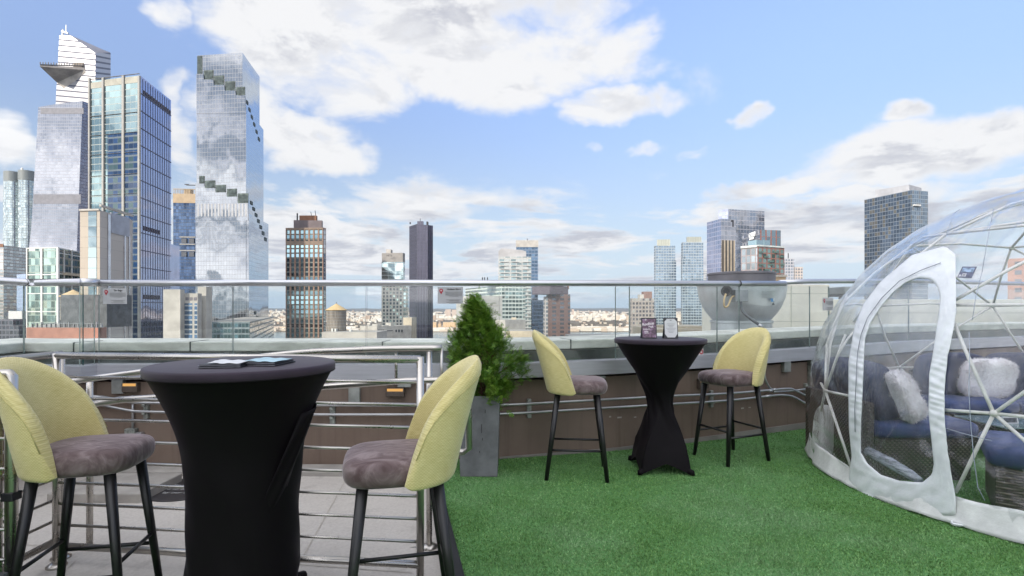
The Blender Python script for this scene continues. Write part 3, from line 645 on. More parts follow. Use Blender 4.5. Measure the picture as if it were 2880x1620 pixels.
# -- brown brick tower in the middle
T = building('brown_brick_tower', 'brown brick apartment tower with stepped dark crown left of centre', (909, 640), (804, 641), (917, 642), 420.)
M_IW = facade('brick_tower_glass', 4.2, 3.7, .0, .30, (.34, .50, .54), (.11, .13, .12), .88, .05, .4, .03, alt=(.03, .045, .05), altp=.36)
M_IP = mat('pier_brick', (.255, .16, .12), .85, scale=.35)
T.body('wall', [M_BRICK, M_BRICK]); L = T.axes('L')[3]
for k in range(8):
    mb = MB(); T.bay(mb, 'L', L * (k + .20) / 8, CITY, L * (k + .83) / 8, T.zt - 1.2, .05, .2); mb.build('window', M_IW, T.root)
mb = MB()
for k in range(9): q = L * k / 8; T.bay(mb, 'L', max(0, q - L * .019), CITY, min(L, q + L * .022), T.zt, .45, .1)
mb.split('pier', M_IP, T.root)
mb = MB(); z1 = T.hit('L', 800, 678)[1]; z0 = T.hit('L', 800, 690)[1]; T.bay(mb, 'L', .1, z0, L - .1, z1, .5, .1); T.bay(mb, 'L', .1, T.zt - 1.6, L - .1, T.zt - .02, .6, .1); mb.split('spandrel_band', mat('brown_band', (.21, .16, .125), .8, scale=.4), T.root)
mb = MB(); L2 = T.axes('R')[3]; T.bay(mb, 'R', L2 * .12, CITY, L2 * .9, T.zt - 1, .1, .1); mb.build('side_glazing', facade('pale_side_glass', 4, 3.7, .1, .2, (.55, .6, .66), (.3, .28, .27), .85, .06, .2, .03), T.root)
T2 = Tower(T.root, (905, 620), (826, 619), None, 424., T.zt, 3); T2.body('crown', mat('crown_metal', (.13, .105, .11), .6, .2, scale=.2))
T3 = Tower(T.root, (889, 606), (842, 606), None, 428., T2.zt, 3); T3.body('tank_room', M_RUST)
mb = MB(); mb.tube([P(836, 622, 424), P(836, 600, 424)], .6, 5); mb.tube([P(876, 606, 430), P(874, 596, 430)], .25, 5); mb.tube([P(888, 606, 430), P(886, 592, 430)], .25, 5); mb.split('antenna', M_DARKM, T.root)

# -- white framed tower with square windows
T = building('white_grid_tower', 'pale tower with square window grid and grey roof screen', (1134, 737), (1073, 737), None, 520., depth=8)
Zg = T.hit('L', 1100, 797)[1]
T.body('upper_glass', facade('pale_green_glass', 6.4, 3.9, .03, .09, (.55, .66, .66), (.5, .52, .5), .85, .07, .2, .02, wave=.2), zb=Zg)
T.body('lower_wall', mat('pale_precast', (.46, .43, .38), .85, scale=.2), zt=Zg, zb=CITY); L = T.axes('L')[3]
zz = [T.hit('L', 1100, 798 + k * 9.9)[1] for k in range(13)]
for k in range(12):
    for j in range(6):
        mb = MB(); dz = zz[k] - zz[k + 1]; q = L * (.06 + j * .155); T.bay(mb, 'L', q + .2, zz[k + 1] + dz * .1, q + L * .095, zz[k] - dz * .25, .08, .1); mb.build('window', GL_DARK if (k * 5 + j * 3) % 4 else MATS['green_glass'], T.root)
T2 = Tower(T.root, (1146, 800), (1130, 800), None, 521., CITY, 6); T2.body('side_wing', facade('wing_glass', 4, 3.9, .14, .3, (.35, .44, .45), (.5, .46, .4), .8, .07, .4, .05))
T4 = Tower(T.root, (1133, 711), (1074, 712), None, 520.5, T.zt, 6); T4.body('roof_screen', mat('roof_screen', (.25, .24, .23), .7, .2, scale=.15))
T5 = Tower(T.root, (1099, 701), (1086, 701), None, 528., T4.zt, 8); T5.body('tank_room', M_CONC)
text('lettering', 'MITS', 2.7, M_DARKM, T.root, P(1095, 719, 518.2), (1, 0, 0), (0, 0, 1), .05)
T = building('stepped_roof_building', 'grey setback building with dormers below the white grid tower', (1158, 893), (1134, 893), None, 400., cat='building', depth=20); T.body('tower_wing', M_TAN)
T2 = Tower(T.root, (1157, 915), (1060, 918), None, 398., CITY, 20); T2.body('wall', M_CONC)
mb = MB()
for k in range(3): T2.slab(mb, 'L', 1064 + k * 6, 927, 1067 + k * 6, 934, .2); T2.slab(mb, 'L', 1112 + k * 8, 927, 1116 + k * 8, 934, .2)
T2.slab(mb, 'L', 1086, 929, 1104, 931, .2); mb.split('window_row', GL_DARK, T.root)
mb = MB(); T2.slab(mb, 'L', 1066, 912, 1074, 919, -2, 8); T2.slab(mb, 'L', 1104, 908, 1114, 918, -2, 8); T2.slab(mb, 'L', 1080, 915, 1096, 918, -1, 6); mb.split('roof_plant', M_CONC, T.root)

# -- dark slab tower
M_SLB = facade('slate_slab_glass', 3.0, 4.0, .25, .06, (.105, .10, .135), (.075, .075, .105), .55, .22, .12, .01)
M_SLD = facade('dark_slate_glass', 3.0, 4.0, .25, .06, (.06, .055, .085), (.045, .045, .07), .5, .25, .12, .01)
T = building('dark_slab_tower', 'very dark slender slab tower with notched top', (1172, 623), (1151, 630), None, 600., depth=20); T.body('narrow_face', M_SLD, zt=P(1151, 630, 600).z)
T2 = Tower(T.root, (1203, 633), (1172.5, 632), None, 592., CITY, 7); T2.body('broad_face', M_SLB)
T3 = Tower(T.root, (1190, 622), (1173.5, 622), None, 593., T2.zt, 4); T3.body('top_block', M_SLB)
mb = MB(); mb.frame(P(1199, 633, 592), Vector((1, 0, 0)), Vector((0, 1, 0)), Vector((0, 0, 1)), (0, .2, .02), (1.7, 5, 4)); mb.frame(P(1181, 622, 594), Vector((1, 0, 0)), Vector((0, 1, 0)), Vector((0, 0, 1)), (0, 0, 0), (.6, .6, 3)); mb.frame(P(1151, 630, 600), Vector((1, 0, 0)), Vector((0, 1, 0)), Vector((0, 0, 1)), (.3, .2, .02), (1.6, 1.6, 2.2)); mb.split('roof_fin', M_DARKM, T.root)
mb = MB()
for k in range(24): z = T2.zt - 6 - k * 8.6; o, u, n, L = T2.axes('L'); mb.frame(o, u, n, Vector((0, 0, 1)), (L, -6, z), (L + .6, -1, z + 4.2))
mb.split('balcony', M_DARKM, T.root)

# -- mid-rise group behind the shrub
M_LGG = facade('light_green_bands', 3.4, 3.5, .13, .36, (.30, .42, .42), (.55, .60, .57), .7, .08, .4, .04)
T = building('pale_green_midrise', 'pale green banded mid-rise behind the shrub tip', (1410, 802), (1309, 812), None, 470., cat='building', depth=28); T.body('wall', M_LGG)
T2 = Tower(T.root, (1378, 789), (1345, 789), None, 474., T.zt, 16); T2.body('penthouse', M_CONC)
mb = MB()
for x in (1357, 1363, 1371): mb.tube([P(x, 789, 476), P(x, 780, 476)], .5, 5)
mb.split('antenna', M_DARKM, T.root)
T = building('white_box_building', 'plain white box building in front of the pale green mid-rise', (1413, 833), (1320, 832), None, 330., cat='building', depth=24); T.body('wall', mat('white_render', (.42, .415, .40), .85, scale=.15))
mb = MB(); T.slab(mb, 'L', 1320, 857, 1413, 859, .2); T.slab(mb, 'L', 1322, 860, 1326, 900, .15); mb.build('stain_joint', M_CONC, T.root)
M_WBT = facade('white_balcony_bands', 5.2, 3.3, .16, .42, (.17, .22, .23), (.40, .41, .40), .55, .12, .5, .03, alt=(.36, .38, .37), altp=.22)
T = building('white_balcony_tower', 'tall whitish apartment tower with rows of balconies', (1494, 722), (1402, 722), None, 480., depth=34); T.body('wall', M_WBT)
mb = MB(); L = T.axes('L')[3]; zs = T.zt - 5
for k in range(46):
    for q0, q1 in ((.06, .30), (.40, .62), (.74, .97)): T.bay(mb, 'L', L * q0, zs - k * 3.3, L * q1, zs - k * 3.3 + .55, 1.1, .0)
mb.split('balcony', mat('balcony_white', (.42, .43, .43), .7, scale=.3), T.root)
# slanted white crown
cp = [P(1402, 722, 480), P(1480, 722, 480), P(1480, 707, 480), P(1466, 703, 480), P(1410, 698, 480), P(1402, 706, 480)]; mb = MB(); dv = Vector((0, 26, 0))
mb.face(cp); mb.face([p + dv for p in reversed(cp)])
for i in range(len(cp)): a, b = cp[i], cp[(i + 1) % len(cp)]; mb.face([b, a, a + dv, b + dv])
mb.build('crown', mat('white_crown', (.40, .40, .41), .8, scale=.1), T.root)
M_NVY = facade('navy_bands', 3.2, 3.6, .08, .3, (.10, .16, .24), (.15, .20, .28), .75, .08, .35, .04)
T = building('navy_rear_tower', 'dark blue tower with grey cap rising behind the white balcony tower', (1513, 678), (1452, 678), None, 560., depth=30); T.body('wall', M_NVY)
mb = MB(); T.slab(mb, 'L', 1451, 676, 1514, 695, .5); mb.split('cap_band', M_CONC, T.root)
mb = MB(); mb.tube([P(1483, 677, 566), P(1483, 671, 566)], .4, 5); mb.split('antenna', M_DARKM, T.root)
T = building('navy_low_tower', 'lower dark blue tower beside the brown brick one', (1528, 844), (1496, 843), None, 540., depth=24); T.body('wall', M_NVY)
T = building('red_brown_tower', 'red brown tower with dark stepped crown behind the stools', (1604, 828), (1542, 828), None, 420., depth=26)
T.body('wall', facade('red_brown_wall', 6.2, 3.2, .5, .45, (.09, .10, .12), (.115, .072, .064), .5, .1, .4, .03))
T2 = Tower(T.root, (1598, 806), (1546, 804), None, 424., T.zt, 20); T2.body('crown', mat('crown_plum', (.10, .085, .11), .6, .2, scale=.15))
T3 = Tower(T.root, (1585, 797), (1560, 797), None, 428., T2.zt, 8); T3.body('tank_room', M_DARKM)
T4 = Tower(T.root, (1543, 834), (1532, 834), None, 425., CITY, 18); T4.body('side_wing', facade('grey_wing', 3., 3.2, .3, .4, (.2, .23, .26), (.42, .40, .40), .5, .1, .3, .03))
mb = MB(); mb.box(T2.C.x - .6, T2.C.y + 1, T2.zt - 2, T2.C.x + .8, T2.C.y + 4, T2.zt + 1); mb.split('roof_plant', M_RUST, T.root)
T = building('grey_low_block', 'low grey block between the shrub and the white balcony tower', (1478, 899), (1421, 900), None, 300., cat='building', depth=16); T.body('wall', M_CONC); T2 = Tower(T.root, (1452, 893), (1438, 893), None, 302., T.zt, 8); T2.body('penthouse', M_TAN)
T = building('tan_low_block', 'flat tan block just above the parapet behind the shrub', (1500, 931), (1424, 931), None, 220., cat='building', depth=16); T.body('wall', M_TAN)

# -- right half
T = building('brown_window_tower', 'brown apartment block with dotted windows and rust bulkhead', (1840, 839), (1776, 839), None, 420., cat='building', depth=10)
T.body('wall', facade('dotted_wall', 2.6, 3.1, .38, .42, (.09, .09, .10), (.30, .265, .24), .3, .2, .6, .03, alt=(.36, .36, .34), altp=.2)); T2 = Tower(T.root, (1834, 820), (1811, 820), None, 424., T.zt, 8); T2.body('bulkhead', mat('bulkhead_rust', (.22, .14, .12), .8, scale=.3)); T3 = Tower(T.root, (1811, 828), (1800, 828), None, 424., T.zt, 8); T3.body('lift_room', M_CONC)
M_TW = facade('twin_tower_glass', 3.4, 3.6, .14, .24, (.26, .34, .41), (.36, .41, .45), .75, .10, .22, .015, alt=(.17, .22, .26), altp=.3, wave=.05)
M_TC = facade('twin_crown', 2.2, 12., .3, .06, (.34, .35, .30), (.44, .45, .40), .5, .3, .1, 0.)
T = building('left_twin_tower', 'left one of two matching blue glass towers with pale crowns', (1899, 691), (1844, 691), None, 700., depth=8, group='matching blue glass towers'); T.body('wall', M_TW)
T2 = Tower(T.root, (1885, 673), (1848, 674), None, 702., T.zt, 5); T2.body('crown', M_TC); T3 = Tower(T.root, (1901.5, 733), (1880, 733), None, 699., CITY, 6); T3.body('side_wing', M_TW)
T = building('right_twin_tower', 'right one of two matching blue glass towers with pale crowns', (1978, 681), (1921, 681), None, 700., depth=8, group='matching blue glass towers'); T.body('wall', M_TW)
T2 = Tower(T.root, (1973, 666), (1934, 666), None, 702., T.zt, 5); T2.body('crown', M_TC); T3 = Tower(T.root, (1940, 728), (1919, 728), None, 699., CITY, 6); T3.body('side_wing', M_TW)
T = building('slim_grey_tower', 'slim grey block peeking out beside the matching glass towers', (1990, 758), (1976, 758), None, 780., cat='building', depth=6); T.body('wall', facade('slim_grey_wall', 3, 3.4, .3, .3, (.3, .33, .36), (.45, .45, .45), .5, .1, .3, .03))
M_LIL = facade('lilac_tower_glass', 3.2, 3.9, .06, .10, (.58, .62, .80), (.36, .37, .48), .9, .05, .10, .006, wave=.06)
M_LIR = facade('lilac_tower_side', 3.2, 3.9, .06, .10, (.52, .55, .62), (.34, .34, .38), .9, .06, .14, .01, wave=.14)
T = building('lilac_mirror_tower', 'broad lilac mirrored glass tower above the exhaust fan', (2048, 588), (2021, 592), (2150, 594), 470.); T.body('upper_block', [M_LIL, M_LIR])
T2 = Tower(T.root, (2028, 615), (1988, 626), (2070, 617), 455.); T2.body('front_block', [M_LIL, M_LIR])
mb = MB(); T2.slab(mb, 'R', 2030, 676, 2067, 790, .2); mb.build('striped_patch', facade('striped_patch', 3.2, 60., .45, .02, (.09, .085, .08), (.42, .36, .28), .3, .2, .4, .02), T.root)  # dark striped patch laid on the mirrored face
mb = MB(); T2.slab(mb, 'R', 2056, 619, 2063, 624, .3); T2.slab(mb, 'R', 2060, 624, 2063, 638, .3); mb.split('roof_notch', M_DARKM, T.root)
M_XD = facade('busy_dark_glass', 2.6, 3.4, .16, .30, (.11, .13, .18), (.24, .25, .28), .6, .1, .6, .05, alt=(.5, .5, .55), altp=.14)
M_XF = facade('red_fin_glass', 4.4, 7.2, .26, .05, (.27, .37, .43), (.22, .10, .085), .75, .08, .25, .04)
T = building('red_fin_tower', 'stepped glass building with red fins and a white roof sign', (2138, 646), (2088, 663), (2196, 648), 400.); T.body('upper_block', [M_XD, M_XF])
M_XL = facade('grey_lattice_glass', 3.4, 5.2, .22, .14, (.30, .34, .36), (.28, .24, .24), .6, .1, .4, .04, alt=(.6, .62, .6), altp=.0)
M_XR = facade('green_balcony_glass', 4.4, 3.6, .30, .22, (.17, .25, .245), (.23, .11, .09), .6, .1, .4, .05, alt=(.05, .09, .08), altp=.3)
T2 = Tower(T.root, (2130, 692), (2084, 696), (2206, 697), 380.); T2.body('lower_block', [M_XL, M_XR])
T3 = Tower(T.root, (2127, 675), (2104, 678), (2166, 676), 384., T2.zt); T3.body('glass_setback', [facade('teal_setback', 6., 12., .04, .06, (.40, .55, .60), (.3, .45, .46), .85, .06, .1, .03)] * 2)
mb = MB(); T2.slab(mb, 'L', 2084, 691, 2129, 697, .8); T2.slab(mb, 'R', 2131, 691, 2205, 695, .6); mb.build('roof_edge', mat('pale_edge', (.6, .64, .62), .5, .3, scale=.3), T.root)
mb = MB()
for k in range(5): T2.slab(mb, 'R', 2134 + k * 14.6, 707 + (k % 3) * 13, 2142 + k * 14.6, 712 + (k % 3) * 13, 1.6); T2.slab(mb, 'R', 2136 + k * 14.6, 742 + (k % 2) * 14, 2143 + k * 14.6, 747 + (k % 2) * 14, 1.6)
mb.split('balcony', mat('balcony_green', (.09, .14, .13), .4, scale=.3), T.root)
o, u, n, L = T.axes('L'); M_SIGN = mat('white_sign_letters', (.85, .88, .88), .5, scale=1.)
q, z = T.hit('L', 2117, 661); text('sign_lettering', 'OIIKI', 5.0, M_SIGN, T.root, o + u * q + n * .6 + Vector((0, 0, z)), u, (0, 0, 1), .2, bold=.12)
q, z = T.hit('L', 2116, 670); text('sign_lettering', 'oooo', 3.6, M_SIGN, T.root, o + u * q + n * .6 + Vector((0, 0, z)), u, (0, 0, 1), .2, bold=.16)
T = building('small_grey_tower', 'small grey stepped block with mast right of the red fin building', (2234, 727), (2207, 727), None, 600., cat='building', depth=24); T.body('wall', facade('small_grey_wall', 3, 3.4, .3, .34, (.22, .25, .30), (.40, .40, .42), .5, .1, .4, .03))
T2 = Tower(T.root, (2258, 751), (2234.5, 751), None, 602., CITY, 24); T2.body('lower_wing', facade('lower_wing_wall', 3, 3.4, .4, .4, (.2, .22, .25), (.48, .42, .38), .4, .2, .4, .03)); mb = MB(); mb.tube([P(2217, 727, 606), P(2217, 712, 606)], .5, 5); mb.build('mast', M_DARKM, T.root)
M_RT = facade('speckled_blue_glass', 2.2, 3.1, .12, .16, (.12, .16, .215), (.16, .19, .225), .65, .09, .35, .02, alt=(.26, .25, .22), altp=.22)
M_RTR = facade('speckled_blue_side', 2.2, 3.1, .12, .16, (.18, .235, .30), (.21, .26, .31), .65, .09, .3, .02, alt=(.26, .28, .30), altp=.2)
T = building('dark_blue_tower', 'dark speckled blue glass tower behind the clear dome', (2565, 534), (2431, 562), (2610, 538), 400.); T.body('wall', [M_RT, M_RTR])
T2 = Tower(T.root, (2557, 519), (2462, 535), None, 408., T.zt - 1, 22); T2.body('penthouse', mat('pale_penthouse', (.36, .37, .40), .7, scale=.1))
mb = MB(); T.slab(mb, 'R', 2540 + 27, 576, 2585, 580, 1.5); mb.split('lit_terrace', M_WHITE, T.root)
T = building('brick_far_block', 'brown brick block seen through the dome at the right edge', (2960, 722), (2834, 728), None, 200., cat='building', depth=20); T.body('wall', facade('brick_far_wall', 4., 3.4, .5, .5, (.2, .22, .25), (.30, .19, .16), .3, .2, .4, .02))
# sunlit blocks on the far shore big enough to tell apart
for (x0, x1, y0, y1, d, lab) in ((1214, 1227, 906, 940, 2290, 'narrower of two orange sunlit blocks on the far shore'), (1231, 1240, 910, 940, 2300, 'slim sunlit block between two orange far shore blocks'), (1246, 1286, 906, 940, 2290, 'wide orange sunlit block on the far river shore'),
                             (1253, 1268, 870, 890, 3600, 'left of two pale pink towers above the far town'), (1271, 1287, 871, 890, 3600, 'right of two pale pink towers above the far town'), (1609, 1614, 870, 890, 3700, 'thin red chimney-like block above the far town')):
    T = building('far_shore_block', lab, (x1, y0), (x0, y0), None, float(d), cat='building', depth=30, zb=-95.); T.zb = -96 if d < 2400 else -60
    T.body('wall', facade('sunlit_orange_wall', 9., 5., .2, .25, (.5, .34, .2), (.60, .42, .24), 0., .8, .1, 0.) if d < 2400 else facade('sunlit_pink_wall', 9., 5., .3, .25, (.4, .33, .3), (.62, .46, .36), 0., .8, .1, 0.))
# unseen tower added on the sun's line behind the viewer to shade the terrace
cx, cy = sdir.x / sdir.xy.length, sdir.y / sdir.xy.length
T = thing('shade_tower', 'unseen plain tower added behind the terrace to shade it', 'tower', loc=(cx * 52, cy * 52, CITY)); mb = MB()
mb.frame((cx * 52, cy * 52, CITY), Vector((cy, -cx, 0)), Vector((cx, cy, 0)), Vector((0, 0, 1)), (-15, 0, 0), (15, 14, 138)); mb.build('wall', facade('shade_tower_wall', 3.6, 3.3, .4, .45, (.34, .36, .38), (.55, .53, .50), .4, .1, .3, .03), T)
# ================================================================ terrace shell
X_, Y_, Z_ = Vector((1, 0, 0)), Vector((0, 1, 0)), Vector((0, 0, 1))
# wall run in plan: (picture column, distance of the wall face, height shift)
RUN = [(-420, 3.3, 0.0), (75, 4.72, 0.0), (228, 4.66, 0.0), (272, 4.80, 0.0), (760, 4.80, 0.0), (1150, 4.79, 0.0), (1405, 4.83, 0.0), (1733, 5.11, .012), (2020, 5.55, .03), (2281, 6.09, .055), (2560, 6.9, .08), (2960, 8.4, .08), (3500, 10.5, .08)]
RP = [(Vector(((px - W / 2) / F * d, d, 0)), dz) for px, d, dz in RUN]
RP[0] = (RP[1][0] + (RP[0][0] - RP[1][0]) * 3.6, 0.0)       # the left leg runs on past the viewer
def at_run(px, off=0.0):
    """point of the wall face on the sight line of a picture column, moved `off` metres away from the viewer"""
    k = (px - W / 2) / F
    for (a, za), (b, zb) in zip(RP[:-1], RP[1:]):
        u = b - a; q = (a.x - k * a.y) / (k * u.y - u.x)
        if -1e-6 <= q <= 1 + 1e-6:
            n = Vector((-u.y, u.x, 0)).normalized(); p = a + u * q + n * off; return p, za + (zb - za) * q, u.normalized(), n
    a, b = RP[-2][0], RP[-1][0]; return b, RP[-1][1], (b - a).normalized(), Vector((0, 1, 0))
def offs(off):
    """the run moved away from the viewer by off (mitred)"""
    r = []
    for i, (p, dz) in enumerate(RP):
        ns = []
        for j in (i - 1, i):
            if 0 <= j < len(RP) - 1:
                u = RP[j + 1][0] - RP[j][0]; ns.append(Vector((-u.y, u.x, 0)).normalized())
        n = sum(ns, Vector((0, 0, 0))); n.normalize(); c = max(.5, n.dot(ns[0])); r.append((p + n * (off / c), dz))
    return r
def run_box(mb, o0, o1, z0, z1, i0=0, i1=None):
    a, b = offs(o0), offs(o1); i1 = len(RP) - 1 if i1 is None else i1
    for i in range(i0, i1):
        v = []
        for q, z in ((a, z0), (b, z0), (b, z1), (a, z1)): v.append(Vector((q[i][0].x, q[i][0].y, z + q[i][1])))
        for q, z in ((a, z0), (b, z0), (b, z1), (a, z1)): v.append(Vector((q[i + 1][0].x, q[i + 1][0].y, z + q[i + 1][1])))
        L = (a[i + 1][0] - a[i][0]).length
        fs = [(0, 4, 5, 1), (1, 5, 6, 2), (2, 6, 7, 3), (3, 7, 4, 0)]
        if i == i0: fs.append((0, 1, 2, 3))
        if i == i1 - 1: fs.append((7, 6, 5, 4))
        mb.raw(v, [tuple(reversed(f)) for f in fs])

M_BROWN, N_, o_ = new_mat('brown_painted_wall'); b_ = N_.n('ShaderNodeBsdfPrincipled'); co = N_.n('ShaderNodeTexCoord').outputs['Object']
sk_ = N_.noise(N_.v('MULTIPLY', co, (7.0, 7.0, .35)), 1.6, 6.0, .62)[0]; bl_ = N_.noise(co, 1.1, 6.0, .6)[0]; gr_ = N_.noise(co, 38., 4.0, .65)[0]
c_ = N_.mix(N_.smooth(bl_, .35, .68), (.172, .122, .093), (.212, .156, .122)); c_ = N_.mix(N_.m('MULTIPLY', N_.smooth(sk_, .50, .72), .5), c_, (.115, .080, .060)); c_ = N_.mix(N_.m('MULTIPLY', N_.smooth(N_.noise(N_.v('MULTIPLY', co, (9., 9., .5)), 1.3, 5., .6)[0], .62, .78), .35), c_, (.30, .25, .21))
N_.put(b_.inputs['Base Color'], c_); N_.put(b_.inputs['Roughness'], N_.m('MULTIPLY_ADD', gr_, .3, .45)); N_.put(b_.inputs['Normal'], N_.bump(gr_, .14, .004)); N_.t.links.new(b_.outputs[0], o_.inputs[0])
M_COPE = mat('concrete_coping', (.74, .73, .66), .75, scale=2.2, var=.12, bump=.1, bscale=90, stretch=(1, 1, 2.5), tint=(.50, .49, .43))
M_FASC = mat('aluminium_channel', (.50, .50, .54), .45, .5, var=.06, scale=3., stretch=(1, 1, 12))
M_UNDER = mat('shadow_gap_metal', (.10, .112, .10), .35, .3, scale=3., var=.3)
M_ALU = mat('aluminium_rail', (.60, .60, .62), .34, .9, var=.05, scale=2.)
par = thing('parapet_wall', 'brown painted parapet wall topped by pale concrete coping', 'wall')
mb = MB(); run_box(mb, 0.0, .30, -.4, .70); mb.build('wall_face', M_BROWN, par)
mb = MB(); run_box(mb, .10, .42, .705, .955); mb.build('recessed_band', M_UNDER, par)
# coping in slabs with open joints
cuts = [-420, 75, 228, 272, 508, 930, 1063, 1620, 2186, 2560, 3000]
mb = MB()
run_box(mb, .16, .80, .96, 1.05); cop = mb.build('coping', M_COPE, par, bevel=.012)
mb = MB()
for px in (160, 505, 1063, 1622, 2186):
    p, dz, u, n = at_run(px, .157); mb.frame(p, u, n, Z_, (-.006, -.001, .962 + dz), (.006, .3, 1.0535 + dz))
mb.split('coping_joint', M_UNDER, cop)
mb = MB(); run_box(mb, .302, .798, -95.0, .70); mb.build('outer_wall', M_CONC, par)
# thin base strip where wall meets floor
mb = MB(); run_box(mb, -.012, -.001, -.3, .018, 6); mb.build('base_strip', mat('base_strip', (.26, .24, .22), .8, scale=3.), par)
mb = MB()
for px, py, w, h in ((1716, 1172, 3, 4), (1742, 1174, 7, 4), (1786, 1173, 4, 3), (1815, 1172, 4, 3), (2088, 1148, 5, 4), (2108, 1146, 4, 3), (1500, 1285, 5, 2)):
    p, dz, u, n = at_run(px); k = p.y / F; z = CH + (H0 - py) * k; mb.frame(p, u, n, Z_, (-w * k, -.002, z - h * k * .5), (w * k, .001, z + h * k * .5))
mb.split('paint_chip', mat('paint_chip', (.42, .38, .34), .8, scale=30.), par)
# hangers under the channel: clips, posts, small lamps
mb = MB()
for px, w, z0, z1 in ((340, .10, .60, .727), (1000, .10, .52, .727), (1140, .12, .66, .727), (1680, .13, .70, .727), (2205, .10, .66, .80)):
    p, dz, u, n = at_run(px); mb.frame(p, u, n, Z_, (-w / 2, -.05, z0), (w / 2, -.001, z1 - .001))
mb.split('wall_clip', mat('galvanised_clip', (.42, .43, .41), .45, .7, scale=12.), par, bevel=.004)

M_GLASS, N_, o_ = new_mat('clear_glass')
def clear_mix(N, o, tint, ior, rough, normal=None, haze=0.0, hazecol=(.8, .8, .8), gain=1.0):
    tr = N.n('ShaderNodeBsdfTransparent'); tr.inputs[0].default_value = (*tint, 1); gl = N.n('ShaderNodeBsdfGlossy'); gl.inputs['Roughness'].default_value = rough; gl.inputs[0].default_value = (1, 1, 1, 1)
    fr = N.n('ShaderNodeFresnel'); bf_ = N.n('ShaderNodeNewGeometry').outputs['Backfacing']; N.put(fr.inputs[0], N.m('MULTIPLY_ADD', bf_, 1 / ior - ior, ior))
    if normal is not None: N.put(fr.inputs['Normal'], normal); N.put(gl.inputs['Normal'], normal)
    mx = N.n('ShaderNodeMixShader'); N.put(mx.inputs[0], N.m('MULTIPLY', fr.outputs[0], gain, clamp=True)); N.t.links.new(tr.outputs[0], mx.inputs[1]); N.t.links.new(gl.outputs[0], mx.inputs[2])
    last = mx.outputs[0]
    if haze:
        df = N.n('ShaderNodeBsdfDiffuse'); df.inputs[0].default_value = (*hazecol, 1); m2 = N.n('ShaderNodeMixShader'); N.put(m2.inputs[0], haze)
        N.t.links.new(last, m2.inputs[1]); N.t.links.new(df.outputs[0], m2.inputs[2]); last = m2.outputs[0]
    N.t.links.new(last, o.inputs[0])
clear_mix(N_, o_, (.955, .975, .968), 1.42, .0, haze=.012)
M_GEDGE = mat('teal_glass_edge', (.006, .085, .085), .15, 0., var=.3, scale=4., spec=.8)
M_GEDGL = mat('pale_glass_edge', (.30, .36, .34), .2, 0., var=.2, scale=4., spec=.6)
bal = thing('glass_balustrade', 'frameless glass balustrade with round aluminium handrail along the terrace edge', 'railing')
mb = MB(); run_box(mb, -.06, .0985, .731, .862); mb.build('base_channel', M_FASC, bal)
rl = offs(.02); 
def rail_z(i, px=None): return 1.595 + rl[i][1] * .95
hp = [Vector((q[0].x, q[0].y, 1.592 + q[1])) for q in rl]
mb = MB(); mb.tube(hp[:3], .033, 14); mb.build('handrail', M_ALU, bal, smooth=True)
jog = [Vector((hp[2].x, hp[2].y, hp[2].z)), Vector((hp[3].x, hp[3].y, hp[3].z))]
mb = MB(); mb.tube([jog[0] - Vector((.01, 0, 0)), jog[1] + Vector((.02, 0, 0))], .035, 14); mb.build('handrail', M_ALU, bal, smooth=True)
e5, dz5, u5, n5 = at_run(2212, .02); end = Vector((e5.x, e5.y, 1.592 + dz5))
mb = MB(); mb.tube(hp[3:9] + [end], .029, 14); mb.build('handrail', M_ALU, bal, smooth=True)
mb = MB(); a = Vector((e5.x, e5.y, 1.607 + dz5)) + n5 * .07; mb.tube([a, Vector((hp[9].x + .0, hp[9].y + .07, 1.62 + RP[9][1])), Vector((hp[10].x, hp[10].y, 1.64 + RP[10][1])), Vector((hp[11].x, hp[11].y, 1.66 + RP[10][1])), Vector((hp[12].x, hp[12].y, 1.68))], .029, 14); mb.build('handrail', M_ALU, bal, smooth=True)
mb = MB()
for px in (75, 272, 2083):
    p, dz, u, n = at_run(px, .02); mb.tube([Vector((p.x, p.y, 1.592 + dz)) - u * .004, Vector((p.x, p.y, 1.592 + dz)) + u * .004], .0335, 14)
mb.split('rail_joint', M_DARKM, bal, smooth=True)
def pane(x0, x1, gap=.006, edge=None, off=.02):
    a, za, u, n = at_run(x0 + 1e-3, off); b, zb_, u2, n2 = at_run(x1 - 1e-3, off); u = (b - a).normalized(); n = Vector((-u.y, u.x, 0)); L = (b - a).length
    mb = MB(); v = []
    for q in (gap, L - gap):
        for w in (-.006, .006):
            p = a + u * q + n * w
            for z in (.80, 1.56): v.append(p + Vector((0, 0, z + za + (zb_ - za) * q / L)))
    mb.raw(v, [(0, 4, 5, 1), (3, 7, 6, 2)]); mb.cur = 1; mb.raw(v, [(0, 1, 3, 2), (1, 5, 7, 3)]); mb.cur = 2; mb.raw(v, [(4, 6, 7, 5)])
    return mb.build('glass_panel', [M_GLASS, M_GEDGL, edge or M_GEDGL], bal)
for x0, x1, e in ((-420, 75, None), (75, 228, M_GEDGE), (228, 272, None), (272, 652, None), (652, 1029, None), (1029, 1405, None), (1405, 1733, None), (1733, 1774, None), (1774, 2020, None), (2020, 2083, None), (2083, 2281, None), (2281, 2335, None), (2335, 2560, None), (2560, 2960, None), (2960, 3500, None)):
    pane(x0, x1, edge=e, gap=.001 if x1 in (1733, 2020, 2281, 228) else .005)

